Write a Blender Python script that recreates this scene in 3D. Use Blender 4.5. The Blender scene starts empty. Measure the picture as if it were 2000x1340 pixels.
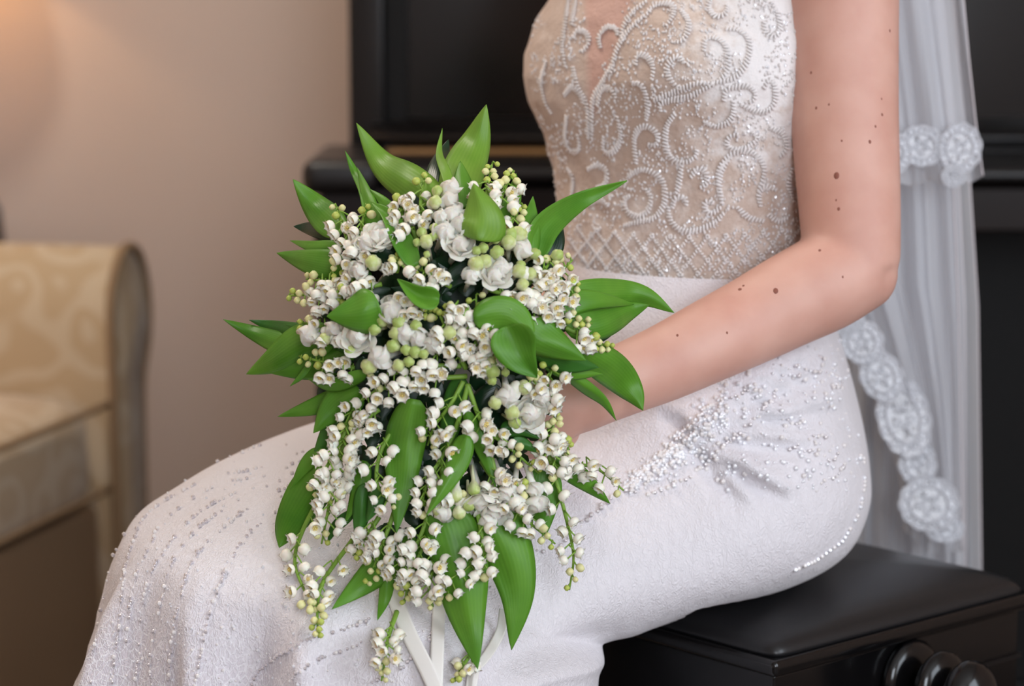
import bpy, bmesh, math, random
from mathutils import Vector, Matrix, noise
from mathutils.bvhtree import BVHTree

random.seed(7)
sc = bpy.context.scene
col = sc.collection

# ------------------------------------------------------------------ camera
FPX = 4722.0                      # focal length in pixels of the 2000 x 1340 frame (85 mm)
TH = math.radians(8.43)
CAMZ = 1.02
cam_d = bpy.data.cameras.new('camera')
cam = bpy.data.objects.new('camera', cam_d)
col.objects.link(cam)
cam.location = (0, 0, CAMZ)
cam.rotation_euler = (math.pi / 2 - TH, 0, 0)
cam_d.sensor_width = 36.0
cam_d.lens = FPX / 2000 * 36.0
cam_d.clip_start = 0.05
cam_d.dof.use_dof = True
cam_d.dof.focus_distance = 1.80
cam_d.dof.aperture_fstop = 4.5
sc.camera = cam

# ------------------------------------------------------------------ world, window light, exposure
world = bpy.data.worlds.new('daylight')
sc.world = world
world.use_nodes = True
bg = world.node_tree.nodes['Background']
bg.inputs[0].default_value = (0.80, 0.90, 1.0, 1)
bg.inputs[1].default_value = 1.2

def area(name, loc, target, sx, sy, power, color):
    l = bpy.data.lights.new(name, 'AREA')
    l.shape = 'RECTANGLE'; l.size = sx; l.size_y = sy
    l.energy = power; l.color = color
    o = bpy.data.objects.new(name, l)
    col.objects.link(o)
    o.location = loc
    o.rotation_euler = (Vector(target) - Vector(loc)).to_track_quat('-Z', 'Y').to_euler()
    return o
area('window_daylight_right', (2.08, 0.15, 1.55), (0.0, 0.9, 1.35), 1.5, 1.6, 33, (0.82, 0.90, 1.0))
area('window_daylight_front', (0.72, -2.08, 1.65), (-0.3, 2.0, 0.9), 1.0, 1.6, 50, (0.84, 0.91, 1.0))
sc.view_settings.view_transform = 'Standard'
sc.view_settings.look = 'None'
sc.view_settings.gamma = 1.0
sc.view_settings.use_curve_mapping = False
sc.view_settings.exposure = 0.16

# ------------------------------------------------------------------ helpers
FW = Vector((0, math.cos(TH), -math.sin(TH)))
UP = Vector((0, math.sin(TH), math.cos(TH)))
RT = Vector((1, 0, 0))
CAM = Vector((0, 0, CAMZ))

def ray(px, py):
    return FW + RT * ((px - 1000) / FPX) + UP * ((670 - py) / FPX)
def P(px, py, d):
    return CAM + ray(px, py) * d
def at_z(px, py, z):
    r = ray(px, py); return CAM + r * ((z - CAMZ) / r.z)
def at_y(px, py, y):
    r = ray(px, py); return CAM + r * (y / r.y)
def proj(v):
    w = v - CAM; d = w.dot(FW)
    return (1000 + FPX * w.dot(RT) / d, 670 - FPX * w.dot(UP) / d, d)

def lerp(a, b, t): return a + (b - a) * t
def clamp(x, a=0.0, b=1.0): return max(a, min(b, x))
def sstep(a, b, x):
    t = clamp((x - a) / (b - a)); return t * t * (3 - 2 * t)

def tag(o, label=None, cat=None, group=None, kind=None):
    if label: o['label'] = label
    if cat: o['category'] = cat
    if group: o['group'] = group
    if kind: o['kind'] = kind
    return o
def empty(name, loc, rz=0.0):
    o = bpy.data.objects.new(name, None)
    col.objects.link(o); o.location = loc; o.rotation_euler = (0, 0, rz)
    o.empty_display_size = 0.05
    return o
def attach(o, parent):
    if parent is not None:
        bpy.context.view_layer.update() if parent.type == 'EMPTY' else None
        o.parent = parent
        if parent.type == 'EMPTY':
            m = Matrix.Translation(parent.location) @ parent.rotation_euler.to_matrix().to_4x4()
            o.matrix_parent_inverse = m.inverted()
    return o
def link(name, me, parent=None):
    o = bpy.data.objects.new(name, me); col.objects.link(o)
    return attach(o, parent)
def make(name, verts, faces, mats, parent=None, smooth=True, mi=None):
    me = bpy.data.meshes.new(name)
    me.from_pydata([tuple(v) for v in verts], [], faces)
    for m in (mats if isinstance(mats, (list, tuple)) else [mats]): me.materials.append(m)
    if smooth: me.polygons.foreach_set('use_smooth', [True] * len(me.polygons))
    if mi: me.polygons.foreach_set('material_index', mi)
    me.update()
    return link(name, me, parent)
def from_bm(name, bm, mats, parent=None, smooth=False):
    me = bpy.data.meshes.new(name)
    bmesh.ops.recalc_face_normals(bm, faces=bm.faces)
    bm.to_mesh(me); bm.free()
    for m in (mats if isinstance(mats, (list, tuple)) else [mats]): me.materials.append(m)
    if smooth: me.polygons.foreach_set('use_smooth', [True] * len(me.polygons))
    return link(name, me, parent)

class MB:
    """collects vertices and faces of one mesh"""
    def __init__(s): s.v = []; s.f = []; s.m = []
    def add(s, v, f, m=0):
        n = len(s.v); s.v += [Vector(x) for x in v]
        s.f += [tuple(i + n for i in q) for q in f]; s.m += [m] * len(f)
    def loft(s, rings, cap0=True, cap1=True, m=0):
        n = len(rings[0]); v = []; f = []
        for r in rings: v += r
        for i in range(len(rings) - 1):
            for j in range(n):
                k = (j + 1) % n
                f.append((i * n + j, i * n + k, (i + 1) * n + k, (i + 1) * n + j))
        if cap0: f.append(tuple(range(n))[::-1])
        if cap1: f.append(tuple((len(rings) - 1) * n + j for j in range(n)))
        s.add(v, f, m)
    def tube(s, path, radii, n=8, m=0, flat=1.0, flatdir=None):
        path = [Vector(p) for p in path]
        if not isinstance(radii, (list, tuple)): radii = [radii] * len(path)
        rings = []; up = None
        for i, p in enumerate(path):
            a = path[max(0, i - 1)]; b = path[min(len(path) - 1, i + 1)]
            t = (b - a); t = t.normalized() if t.length > 1e-9 else Vector((0, 0, 1))
            if up is None:
                up = Vector(flatdir) if flatdir else (Vector((0, 0, 1)) if abs(t.z) < .9 else Vector((1, 0, 0)))
            x = up - t * up.dot(t); x = x.normalized() if x.length > 1e-9 else t.orthogonal().normalized()
            up = x; y = t.cross(x)
            rings.append([p + (x * math.cos(q) * flat + y * math.sin(q)) * radii[i]
                          for q in (2 * math.pi * k / n for k in range(n))])
        s.loft(rings, m=m)
    def ball(s, c, r, n=8, k=5, m=0, sc=(1, 1, 1), rot=None):
        v = []; f = []
        c = Vector(c)
        for i in range(k + 1):
            th = math.pi * i / k
            for j in range(n):
                ph = 2 * math.pi * j / n
                w = Vector((r * sc[0] * math.sin(th) * math.cos(ph), r * sc[1] * math.sin(th) * math.sin(ph), r * sc[2] * math.cos(th)))
                if rot: w = rot @ w
                v.append(c + w)
        for i in range(k):
            for j in range(n):
                l = (j + 1) % n
                f.append((i * n + j, (i + 1) * n + j, (i + 1) * n + l, i * n + l))
        s.add(v, f, m)
    def box(s, lo, hi, m=0, M=None):
        v = [Vector((x, y, z)) for x in (lo[0], hi[0]) for y in (lo[1], hi[1]) for z in (lo[2], hi[2])]
        if M: v = [M @ q for q in v]
        s.add(v, [(0, 1, 3, 2), (4, 6, 7, 5), (0, 4, 5, 1), (2, 3, 7, 6), (0, 2, 6, 4), (1, 5, 7, 3)], m)
    def build(s, name, mats, parent=None, smooth=True):
        return make(name, s.v, s.f, mats, parent, smooth, s.m if any(s.m) else None)

def cat(pts, n):
    """Catmull-Rom through tuples, n samples"""
    pts = [tuple(float(c) for c in p) for p in pts]
    if len(pts) == 2:
        return [tuple(lerp(a, b, i / (n - 1)) for a, b in zip(*pts)) for i in range(n)]
    out = []
    m = len(pts) - 1
    for i in range(n):
        t = i / (n - 1) * m; k = min(int(t), m - 1); u = t - k
        p1, p2 = pts[k], pts[k + 1]
        p0 = pts[k - 1] if k > 0 else tuple(2 * a - b for a, b in zip(p1, p2))
        p3 = pts[k + 2] if k + 2 <= m else tuple(2 * a - b for a, b in zip(p2, p1))
        out.append(tuple(.5 * (2 * b + (c - a) * u + (2 * a - 5 * b + 4 * c - d) * u * u + (3 * b - a - 3 * c + d) * u ** 3)
                         for a, b, c, d in zip(p0, p1, p2, p3)))
    return out
def resample(pts, step):
    """points of a polyline at equal spacing"""
    out = [Vector(pts[0])]; acc = 0.0
    for a, b in zip(pts[:-1], pts[1:]):
        a = Vector(a); b = Vector(b); L = (b - a).length
        if L < 1e-9: continue
        q = step - acc
        while q <= L:
            out.append(a + (b - a) * (q / L)); q += step
        acc = (acc + L) % step if q > L else 0
        acc = L - (q - step)
    return out
def rbox(name, lo, hi, mat, parent=None, bevel=.004, seg=2, M=None, smooth=True):
    bm = bmesh.new()
    bmesh.ops.create_cube(bm, size=1)
    for v in bm.verts:
        v.co = Vector([lerp(lo[i], hi[i], v.co[i] + .5) for i in range(3)])
    if bevel: bmesh.ops.bevel(bm, geom=list(bm.edges), offset=bevel, segments=seg, profile=.5, affect='EDGES')
    if M: bmesh.ops.transform(bm, matrix=M, verts=bm.verts)
    o = from_bm(name, bm, mat, parent, False)
    if smooth and bevel:
        for p in o.data.polygons: p.use_smooth = True
        o.modifiers.new('wn', 'WEIGHTED_NORMAL').keep_sharp = True
    return o

# ------------------------------------------------------------------ materials
def srgb(r, g, b):
    f = lambda c: (c / 12.92 if c <= .04045 else ((c + .055) / 1.055) ** 2.4)
    return (f(r / 255), f(g / 255), f(b / 255), 1)
def mat(name, color, rough=.5, **kw):
    m = bpy.data.materials.new(name); m.use_nodes = True
    b = m.node_tree.nodes['Principled BSDF']
    b.inputs['Base Color'].default_value = color
    b.inputs['Roughness'].default_value = rough
    for k, v in kw.items():
        b.inputs[k.replace('_', ' ')].default_value = v
    return m
def N(m, t, **kw):
    n = m.node_tree.nodes.new(t)
    for k, v in kw.items():
        if hasattr(n, k): setattr(n, k, v)
        else: n.inputs[k.replace('_', ' ')].default_value = v
    return n
def L(m, a, b): m.node_tree.links.new(a, b)
def bsdf(m): return m.node_tree.nodes['Principled BSDF']
def add_bump(m, height, strength=.3, dist=.002):
    b = N(m, 'ShaderNodeBump'); b.inputs['Strength'].default_value = strength; b.inputs['Distance'].default_value = dist
    L(m, height, b.inputs['Height']); 
    old = bsdf(m).inputs['Normal'].links
    if old: L(m, old[0].from_socket, b.inputs['Normal'])
    L(m, b.outputs[0], bsdf(m).inputs['Normal'])
def noise_tex(m, scale, detail=3, coord='Object', rough=.5, vec=None):
    t = N(m, 'ShaderNodeTexCoord'); n = N(m, 'ShaderNodeTexNoise')
    n.inputs['Scale'].default_value = scale; n.inputs['Detail'].default_value = detail; n.inputs['Roughness'].default_value = rough
    L(m, vec or t.outputs[coord], n.inputs['Vector'])
    return n
def ramp(m, src, stops):
    r = N(m, 'ShaderNodeValToRGB'); e = r.color_ramp.elements
    while len(e) < len(stops): e.new(.5)
    for i, (p, c) in enumerate(stops): e[i].position = p; e[i].color = c
    L(m, src, r.inputs[0]); return r
def mixc(m, fac, a, b):
    x = N(m, 'ShaderNodeMix', data_type='RGBA')
    for s, v in ((x.inputs[0], fac), (x.inputs[6], a), (x.inputs[7], b)):
        if hasattr(v, 'links') or hasattr(v, 'is_linked'): L(m, v, s)
        else: s.default_value = v
    return x.outputs[2]
def math_n(m, op, a, b=None):
    x = N(m, 'ShaderNodeMath', operation=op)
    for i, v in enumerate((a, b)):
        if v is None: continue
        if hasattr(v, 'is_linked'): L(m, v, x.inputs[i])
        else: x.inputs[i].default_value = v
    return x.outputs[0]

M_wall = mat('wall_paint', srgb(222, 202, 190), .85)
n = noise_tex(M_wall, 160, 4); add_bump(M_wall, n.outputs[0], .08, .001)
M_ceil = mat('ceiling_paint', srgb(232, 228, 222), .9)
M_floor = mat('oak_floor', srgb(92, 80, 70), .6)
n = noise_tex(M_floor, 9, 5)
r = ramp(M_floor, n.outputs[0], [(.3, srgb(78, 66, 58)), (.7, srgb(104, 92, 82))]); L(M_floor, r.outputs[0], bsdf(M_floor).inputs[0])
M_trim = mat('white_trim', srgb(225, 220, 214), .5)
M_lacquer = mat('black_lacquer', srgb(13, 12, 13), .16)
M_lacq_soft = mat('black_satin_lacquer', srgb(18, 16, 17), .34)
M_brass = mat('aged_brass', srgb(206, 152, 92), .5, Metallic=.1)
M_brown = mat('dark_walnut', srgb(30, 22, 20), .5, Specular_IOR_Level=.25)
M_matte = mat('black_matte', srgb(17, 16, 16), .55, Specular_IOR_Level=.2)
M_leather = mat('black_leather', srgb(26, 26, 28), .36)
n = noise_tex(M_leather, 420, 2); add_bump(M_leather, n.outputs[0], .12, .0006)
M_steel = mat('dark_steel', srgb(60, 60, 62), .35, Metallic=1.0)

# damask upholstery
M_damask = mat('damask_fabric', srgb(196, 168, 132), .8, Sheen_Weight=.3)
t = N(M_damask, 'ShaderNodeTexCoord')
dn_ = noise_tex(M_damask, 6, 2); dm_ = N(M_damask, 'ShaderNodeMixRGB', blend_type='ADD'); dm_.inputs[0].default_value = .10
L(M_damask, t.outputs['Object'], dm_.inputs[1]); L(M_damask, dn_.outputs['Color'], dm_.inputs[2])
w1 = N(M_damask, 'ShaderNodeTexVoronoi', feature='SMOOTH_F1'); w1.inputs['Scale'].default_value = 12
L(M_damask, dm_.outputs[0], w1.inputs['Vector'])
ws_ = math_n(M_damask, 'SINE', math_n(M_damask, 'MULTIPLY', w1.outputs['Distance'], 21.0))
r = ramp(M_damask, math_n(M_damask, 'ADD', math_n(M_damask, 'MULTIPLY', ws_, .5), .5), [(.35, srgb(198, 170, 134)), (.72, srgb(210, 187, 156))]); L(M_damask, r.outputs[0], bsdf(M_damask).inputs[0])
M_piping = mat('piping_cord', srgb(150, 122, 92), .8)
M_sofa_base = mat('sofa_base_fabric', srgb(158, 128, 98), .85)

# skin
M_skin = mat('skin', srgb(216, 166, 150), .52, Subsurface_Weight=.12, Subsurface_Scale=.02)
bsdf(M_skin).inputs['Subsurface Radius'].default_value = (1.0, .35, .2)
n = noise_tex(M_skin, 26, 4)
r = ramp(M_skin, n.outputs[0], [(.3, srgb(211, 158, 141)), (.7, srgb(223, 175, 158))]); L(M_skin, r.outputs[0], bsdf(M_skin).inputs[0])
n = noise_tex(M_skin, 900, 2); add_bump(M_skin, n.outputs[0], .06, .0004)
M_mole = mat('mole_brown', srgb(142, 84, 68), .6)
M_hair = mat('brown_hair', srgb(70, 46, 32), .5)
M_lip = mat('lip', srgb(180, 96, 92), .45)
M_eye = mat('eye_white', srgb(235, 232, 228), .25)

# gown
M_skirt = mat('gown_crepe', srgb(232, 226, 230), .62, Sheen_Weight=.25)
t = N(M_skirt, 'ShaderNodeTexCoord')
v1 = N(M_skirt, 'ShaderNodeTexVoronoi', feature='DISTANCE_TO_EDGE'); v1.inputs['Scale'].default_value = 225; v1.inputs['Randomness'].default_value = 1
nw = noise_tex(M_skirt, 30, 2)
mp = N(M_skirt, 'ShaderNodeMapping'); mp.inputs['Scale'].default_value = (1, 1, .6); ms_ = N(M_skirt, 'ShaderNodeMixRGB', blend_type='ADD'); ms_.inputs[0].default_value = .012; L(M_skirt, t.outputs['Object'], ms_.inputs[1]); L(M_skirt, nw.outputs['Color'], ms_.inputs[2]); L(M_skirt, ms_.outputs[0], mp.inputs[0])
L(M_skirt, mp.outputs[0], v1.inputs['Vector'])
net = ramp(M_skirt, v1.outputs['Distance'], [(.0, (1, 1, 1, 1)), (.10, (0, 0, 0, 1))])
sp = N(M_skirt, 'ShaderNodeSeparateXYZ'); L(M_skirt, t.outputs['Object'], sp.inputs[0])
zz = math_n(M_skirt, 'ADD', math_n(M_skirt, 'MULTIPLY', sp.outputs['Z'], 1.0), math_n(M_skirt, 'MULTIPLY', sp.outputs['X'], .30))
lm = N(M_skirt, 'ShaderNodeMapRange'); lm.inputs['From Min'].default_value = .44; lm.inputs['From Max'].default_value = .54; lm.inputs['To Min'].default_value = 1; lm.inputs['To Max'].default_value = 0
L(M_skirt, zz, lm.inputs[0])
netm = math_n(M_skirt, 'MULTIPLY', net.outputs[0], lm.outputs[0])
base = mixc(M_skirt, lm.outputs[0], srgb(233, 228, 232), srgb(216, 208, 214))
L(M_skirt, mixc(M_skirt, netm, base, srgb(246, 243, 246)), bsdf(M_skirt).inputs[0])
add_bump(M_skirt, netm, .35, .0009)
mp2 = N(M_skirt, 'ShaderNodeMapping'); mp2.inputs['Scale'].default_value = (1, 1, .55); mp2.inputs['Rotation'].default_value = (0, .5, 0); L(M_skirt, t.outputs['Object'], mp2.inputs[0])
n = noise_tex(M_skirt, 110, 3, vec=mp2.outputs[0]); add_bump(M_skirt, n.outputs[0], .35, .0040)
v2 = N(M_skirt, 'ShaderNodeTexVoronoi', feature='DISTANCE_TO_EDGE'); v2.inputs['Scale'].default_value = 300
ma_ = N(M_skirt, 'ShaderNodeMixRGB', blend_type='ADD'); ma_.inputs[0].default_value = .02
L(M_skirt, mp2.outputs[0], ma_.inputs[1]); L(M_skirt, n.outputs['Color'], ma_.inputs[2]); L(M_skirt, ma_.outputs[0], v2.inputs['Vector'])
pb_ = ramp(M_skirt, v2.outputs['Distance'], [(.0, (0, 0, 0, 1)), (.30, (1, 1, 1, 1))]); add_bump(M_skirt, pb_.outputs[0], .40, .0012)

M_bodice = mat('beaded_tulle', srgb(200, 182, 166), .6, Sheen_Weight=.2)
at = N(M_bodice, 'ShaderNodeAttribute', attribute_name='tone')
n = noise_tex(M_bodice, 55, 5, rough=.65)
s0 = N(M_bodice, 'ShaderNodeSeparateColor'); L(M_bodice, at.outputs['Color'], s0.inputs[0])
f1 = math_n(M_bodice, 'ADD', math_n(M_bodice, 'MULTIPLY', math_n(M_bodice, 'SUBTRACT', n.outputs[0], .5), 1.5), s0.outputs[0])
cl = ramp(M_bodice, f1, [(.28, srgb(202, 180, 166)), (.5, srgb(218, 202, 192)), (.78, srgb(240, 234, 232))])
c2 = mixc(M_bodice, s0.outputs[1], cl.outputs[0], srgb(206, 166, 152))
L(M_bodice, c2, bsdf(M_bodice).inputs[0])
n2 = noise_tex(M_bodice, 260, 4); add_bump(M_bodice, n2.outputs[0], .5, .0022)

M_bead = mat('white_bugle_bead', srgb(238, 232, 230), .22, Coat_Weight=.3)
M_sequin = mat('clear_crystal', srgb(244, 244, 248), .10, Metallic=.25)
M_silver = mat('silver_bead', srgb(226, 220, 222), .15, Metallic=.5)
M_chain = mat('mirror_bead', srgb(232, 228, 232), .15, Metallic=.6)

def veil_mat(name, alpha, c):
    m = bpy.data.materials.new(name); m.use_nodes = True
    nt = m.node_tree; nt.nodes.clear()
    o = nt.nodes.new('ShaderNodeOutputMaterial'); tr = nt.nodes.new('ShaderNodeBsdfTransparent')
    d = nt.nodes.new('ShaderNodeBsdfDiffuse'); d.inputs[0].default_value = c
    tl = nt.nodes.new('ShaderNodeBsdfTranslucent'); tl.inputs[0].default_value = c
    a = nt.nodes.new('ShaderNodeMixShader'); a.inputs[0].default_value = .35
    b = nt.nodes.new('ShaderNodeMixShader'); b.inputs[0].default_value = alpha
    nt.links.new(d.outputs[0], a.inputs[1]); nt.links.new(tl.outputs[0], a.inputs[2])
    nt.links.new(tr.outputs[0], b.inputs[1]); nt.links.new(a.outputs[0], b.inputs[2]); nt.links.new(b.outputs[0], o.inputs[0])
    return m
M_veil = veil_mat('veil_tulle', .58, srgb(238, 239, 244))
M_lace = veil_mat('veil_lace', .92, srgb(240, 240, 244))
M_satin = mat('satin_ribbon', srgb(240, 236, 230), .32, Sheen_Weight=.3)

# plants
def leaf_mat(name, c1, c2, rough=.44, tr=.28):
    m = mat(name, c1, rough)
    uv = N(m, 'ShaderNodeUVMap'); s = N(m, 'ShaderNodeSeparateXYZ'); L(m, uv.outputs[0], s.inputs[0])
    w = math_n(m, 'SINE', math_n(m, 'MULTIPLY', s.outputs[0], 75.0))
    nn = noise_tex(m, 22, 3)
    f = math_n(m, 'ADD', math_n(m, 'MULTIPLY', w, .035), math_n(m, 'MULTIPLY', nn.outputs[0], 1.0))
    rr = ramp(m, f, [(.28, c1), (.72, c2)])
    L(m, rr.outputs[0], bsdf(m).inputs[0])
    add_bump(m, w, .06, .0005)
    b = bsdf(m); out = [x for x in m.node_tree.nodes if x.type == 'OUTPUT_MATERIAL'][0]
    tl = N(m, 'ShaderNodeBsdfTranslucent'); L(m, mixc(m, .5, rr.outputs[0], srgb(150, 190, 40)), tl.inputs[0])
    mx = N(m, 'ShaderNodeMixShader'); mx.inputs[0].default_value = tr
    L(m, b.outputs[0], mx.inputs[1]); L(m, tl.outputs[0], mx.inputs[2]); L(m, mx.outputs[0], out.inputs[0])
    return m
M_leaf = leaf_mat('lily_leaf', srgb(78, 140, 32), srgb(116, 174, 54))
M_leaf2 = leaf_mat('lily_leaf_light', srgb(112, 160, 48), srgb(146, 188, 72))
M_leaf3 = leaf_mat('lily_leaf_deep', srgb(48, 106, 34), srgb(76, 138, 48))
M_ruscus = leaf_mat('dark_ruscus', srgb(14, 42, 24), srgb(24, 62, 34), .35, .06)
M_stem = mat('green_stem', srgb(128, 168, 62), .5, Subsurface_Weight=.1, Subsurface_Scale=.003)
M_bell = mat('bell_petal', srgb(248, 241, 226), .42, Subsurface_Weight=.25, Subsurface_Scale=.003)
M_stamen = mat('yellow_stamen', srgb(236, 214, 130), .6)
M_bud = mat('cream_bud', srgb(226, 224, 164), .45, Subsurface_Weight=.25, Subsurface_Scale=.003)
M_budg = mat('green_bud', srgb(186, 200, 96), .45, Subsurface_Weight=.2, Subsurface_Scale=.003)
def grad_mat(name, c0, c1, lo, hi):
    m = mat(name, c0, .45, Subsurface_Weight=.2, Subsurface_Scale=.003)
    t = N(m, 'ShaderNodeTexCoord'); s = N(m, 'ShaderNodeSeparateXYZ'); L(m, t.outputs['Generated'], s.inputs[0])
    nn = noise_tex(m, 300, 2)
    f = math_n(m, 'ADD', s.outputs['Z'], math_n(m, 'MULTIPLY', math_n(m, 'SUBTRACT', nn.outputs[0], .5), .5))
    rr = ramp(m, f, [(lo, c0), (hi, c1)]); L(m, rr.outputs[0], bsdf(m).inputs[0]); return m
M_bloom = mat('bloom_petal', srgb(250, 245, 234), .42, Subsurface_Weight=.3, Subsurface_Scale=.004)
tl_ = N(M_bloom, 'ShaderNodeBsdfTranslucent'); tl_.inputs[0].default_value = srgb(250, 244, 232)
mx_ = N(M_bloom, 'ShaderNodeMixShader'); mx_.inputs[0].default_value = .22
L(M_bloom, bsdf(M_bloom).outputs[0], mx_.inputs[1]); L(M_bloom, tl_.outputs[0], mx_.inputs[2])
L(M_bloom, mx_.outputs[0], [x for x in M_bloom.node_tree.nodes if x.type == 'OUTPUT_MATERIAL'][0].inputs[0])
M_gbud = grad_mat('bloom_bud', srgb(242, 238, 216), srgb(196, 208, 132), .62, 1.05)
M_gbud2 = grad_mat('bloom_bud_green', srgb(232, 230, 190), srgb(172, 194, 104), .5, 1.0)

# ================================================================== the room
WX0, WX1, WY0, WY1, WZ = -2.3, 2.1, -2.1, 3.9, 2.6
def slab(name, boxes, m):
    mb = MB()
    for lo, hi in boxes: mb.box(lo, hi)
    return tag(mb.build(name, m, None, False), kind='structure')
slab('floor', [((WX0 - .1, WY0 - .1, -.1), (WX1 + .1, WY1 + .1, 0))], M_floor)
slab('ceiling', [((WX0 - .1, WY0 - .1, WZ), (WX1 + .1, WY1 + .1, WZ + .1))], M_ceil)
slab('wall_back', [((WX0 - .1, WY1, 0), (WX1 + .1, WY1 + .1, WZ))], M_wall)
slab('wall_left', [((WX0 - .1, WY0 - .1, 0), (WX0, WY1, WZ))], M_wall)
RW = (-.65, .95, .75, 2.35)            # window opening in the right wall: y0 y1 z0 z1
slab('wall_right', [((WX1, WY0 - .1, 0), (WX1 + .1, RW[0], WZ)), ((WX1, RW[1], 0), (WX1 + .1, WY1, WZ)),
                    ((WX1, RW[0], 0), (WX1 + .1, RW[1], RW[2])), ((WX1, RW[0], RW[3]), (WX1 + .1, RW[1], WZ))], M_wall)
FWN = (.2, 1.24, .8, 2.45)
slab('wall_front', [((WX0, WY0 - .1, 0), (FWN[0], WY0, WZ)), ((FWN[1], WY0 - .1, 0), (WX1, WY0, WZ)),
                    ((FWN[0], WY0 - .1, 0), (FWN[1], WY0, FWN[2])), ((FWN[0], WY0 - .1, FWN[3]), (FWN[1], WY0, WZ))], M_wall)
slab('baseboard_back', [((WX0, WY1 - .015, 0), (WX1, WY1, .10))], M_trim)
slab('baseboard_left', [((WX0, WY0, 0), (WX0 + .015, WY1 - .015, .10))], M_trim)
def window(name, horiz, a0, a1, z0, z1, w):
    mb = MB(); s = .05
    def bar(u0, u1, q0, q1):
        if horiz: mb.box((u0, w - .06, q0), (u1, w - .02, q1))
        else: mb.box((w + .02, u0, q0), (w + .06, u1, q1))
    bar(a0, a0 + s, z0, z1); bar(a1 - s, a1, z0, z1); bar(a0, a1, z0, z0 + s); bar(a0, a1, z1 - s, z1)
    mid = (a0 + a1) / 2; bar(mid - .02, mid + .02, z0, z1)
    return tag(mb.build(name, M_trim, None, False), kind='structure')
window('window_1', False, RW[0], RW[1], RW[2], RW[3], WX1)
window('window_2', True, FWN[0], FWN[1], FWN[2], FWN[3], WY0)

# ================================================================== sofa on the left
A = at_z(200, 790, .45); A.z = 0
E_ = Vector((.25, .968, 0)).normalized(); NN = Vector((.968, -.25, 0)).normalized()
MS = Matrix(((-NN.x, E_.x, 0, A.x), (-NN.y, E_.y, 0, A.y), (0, 0, 1, 0), (0, 0, 0, 1)))   # local x = backwards, y = along the front edge to the far arm
sofa = tag(empty('sofa', A), 'beige damask sofa with a rolled arm against the wall', 'sofa')
prof = [(0, .10), (0, .30), (-.004, .46), (-.012, .54), (-.008, .59), (.02, .630), (.07, .657), (.12, .662), (.17, .648), (.205, .615), (.22, .575),
        (.215, .535), (.195, .505), (.175, .48), (.165, .43), (.165, .30), (.165, .10)]
def sofa_arm(y0, sign):
    pf = [(q[0], q[1]) for q in cat(prof, 44)]
    mb = MB()
    rings = []
    for x, k in ((-.022, .86), (-.018, .95), (-.006, 1.0), (.25, 1.0), (.55, 1.0), (.84, 1.0)):
        rings.append([MS @ Vector((x, y0 + sign * lerp(.06, a * .55, k), lerp(.42, z, k) if z > .2 else z)) for a, z in pf])
    mb.loft(rings)
    o = mb.build('arm', M_damask, sofa)
    mp_ = MB()
    mp_.tube([MS @ Vector((-.018, y0 + sign * a * .55, z)) for a, z in pf], .007, 8)
    p = mp_.build('piping', M_piping, o); p.parent = o; p.matrix_parent_inverse = Matrix()
    return o
def sub(o, parent):
    o.parent = parent; o.matrix_parent_inverse = Matrix(); return o
sofa_arm(0.0, 1); sofa_arm(-1.62, -1)
def cushion(name, lo, hi, crown, m, parent, nx=16, ny=24, r=.045, round_front=True):
    """soft block: superellipsoid sides with a crowned top, in sofa space"""
    mb = MB(); rings = []
    c = [(lo[i] + hi[i]) / 2 for i in range(3)]; h = [(hi[i] - lo[i]) / 2 for i in range(3)]
    n = 64
    for k in range(0, 15):
        ph = -math.pi / 2 + math.pi * k / 14
        cz = math.copysign(abs(math.sin(ph)) ** .45, math.sin(ph)); cr = abs(math.cos(ph)) ** .16 if abs(math.cos(ph)) > 1e-6 else 0.0
        ring = []
        for j in range(n):
            q = 2 * math.pi * j / n
            x = math.copysign(abs(math.cos(q)) ** .2, math.cos(q)) * cr; y = math.copysign(abs(math.sin(q)) ** .2, math.sin(q)) * cr
            ring.append(MS @ Vector((c[0] + h[0] * x, c[1] + h[1] * y, c[2] + h[2] * cz + crown * (1 - x * x) * (1 - y * y) * (1 if cz > 0 else 0))))
        rings.append(ring)
    mb.loft(rings, False, False)
    return mb.build(name, m, parent)
s1 = cushion('seat_cushion', (-.01, -.80, .31), (.66, -.004, .468), .03, M_damask, sofa)
cushion('seat_cushion', (-.01, -1.615, .31), (.66, -.808, .468), .03, M_damask, sofa)
for z in (.335, .452):
    mp_ = MB(); mp_.tube([MS @ Vector((-.013, y, z)) for y in [-.79 + .78 * i / 20 for i in range(21)]], .005, 6)
    sub(mp_.build('piping', M_piping, s1), s1)
rbox('base', (.005, -1.61, .06), (.80, -.005, .31), M_sofa_base, sofa, .012, 2, MS)
rbox('backrest', (.66, -1.61, .30), (.84, -.006, .86), M_damask, sofa, .05, 4, MS)
for x, y in ((.04, .05), (.78, .05), (.04, -1.66), (.78, -1.66)):
    rbox('leg', (x - .03, y - .03, 0), (x + .03, y + .03, .10), M_brown, sofa, .006, 1, MS)

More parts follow.
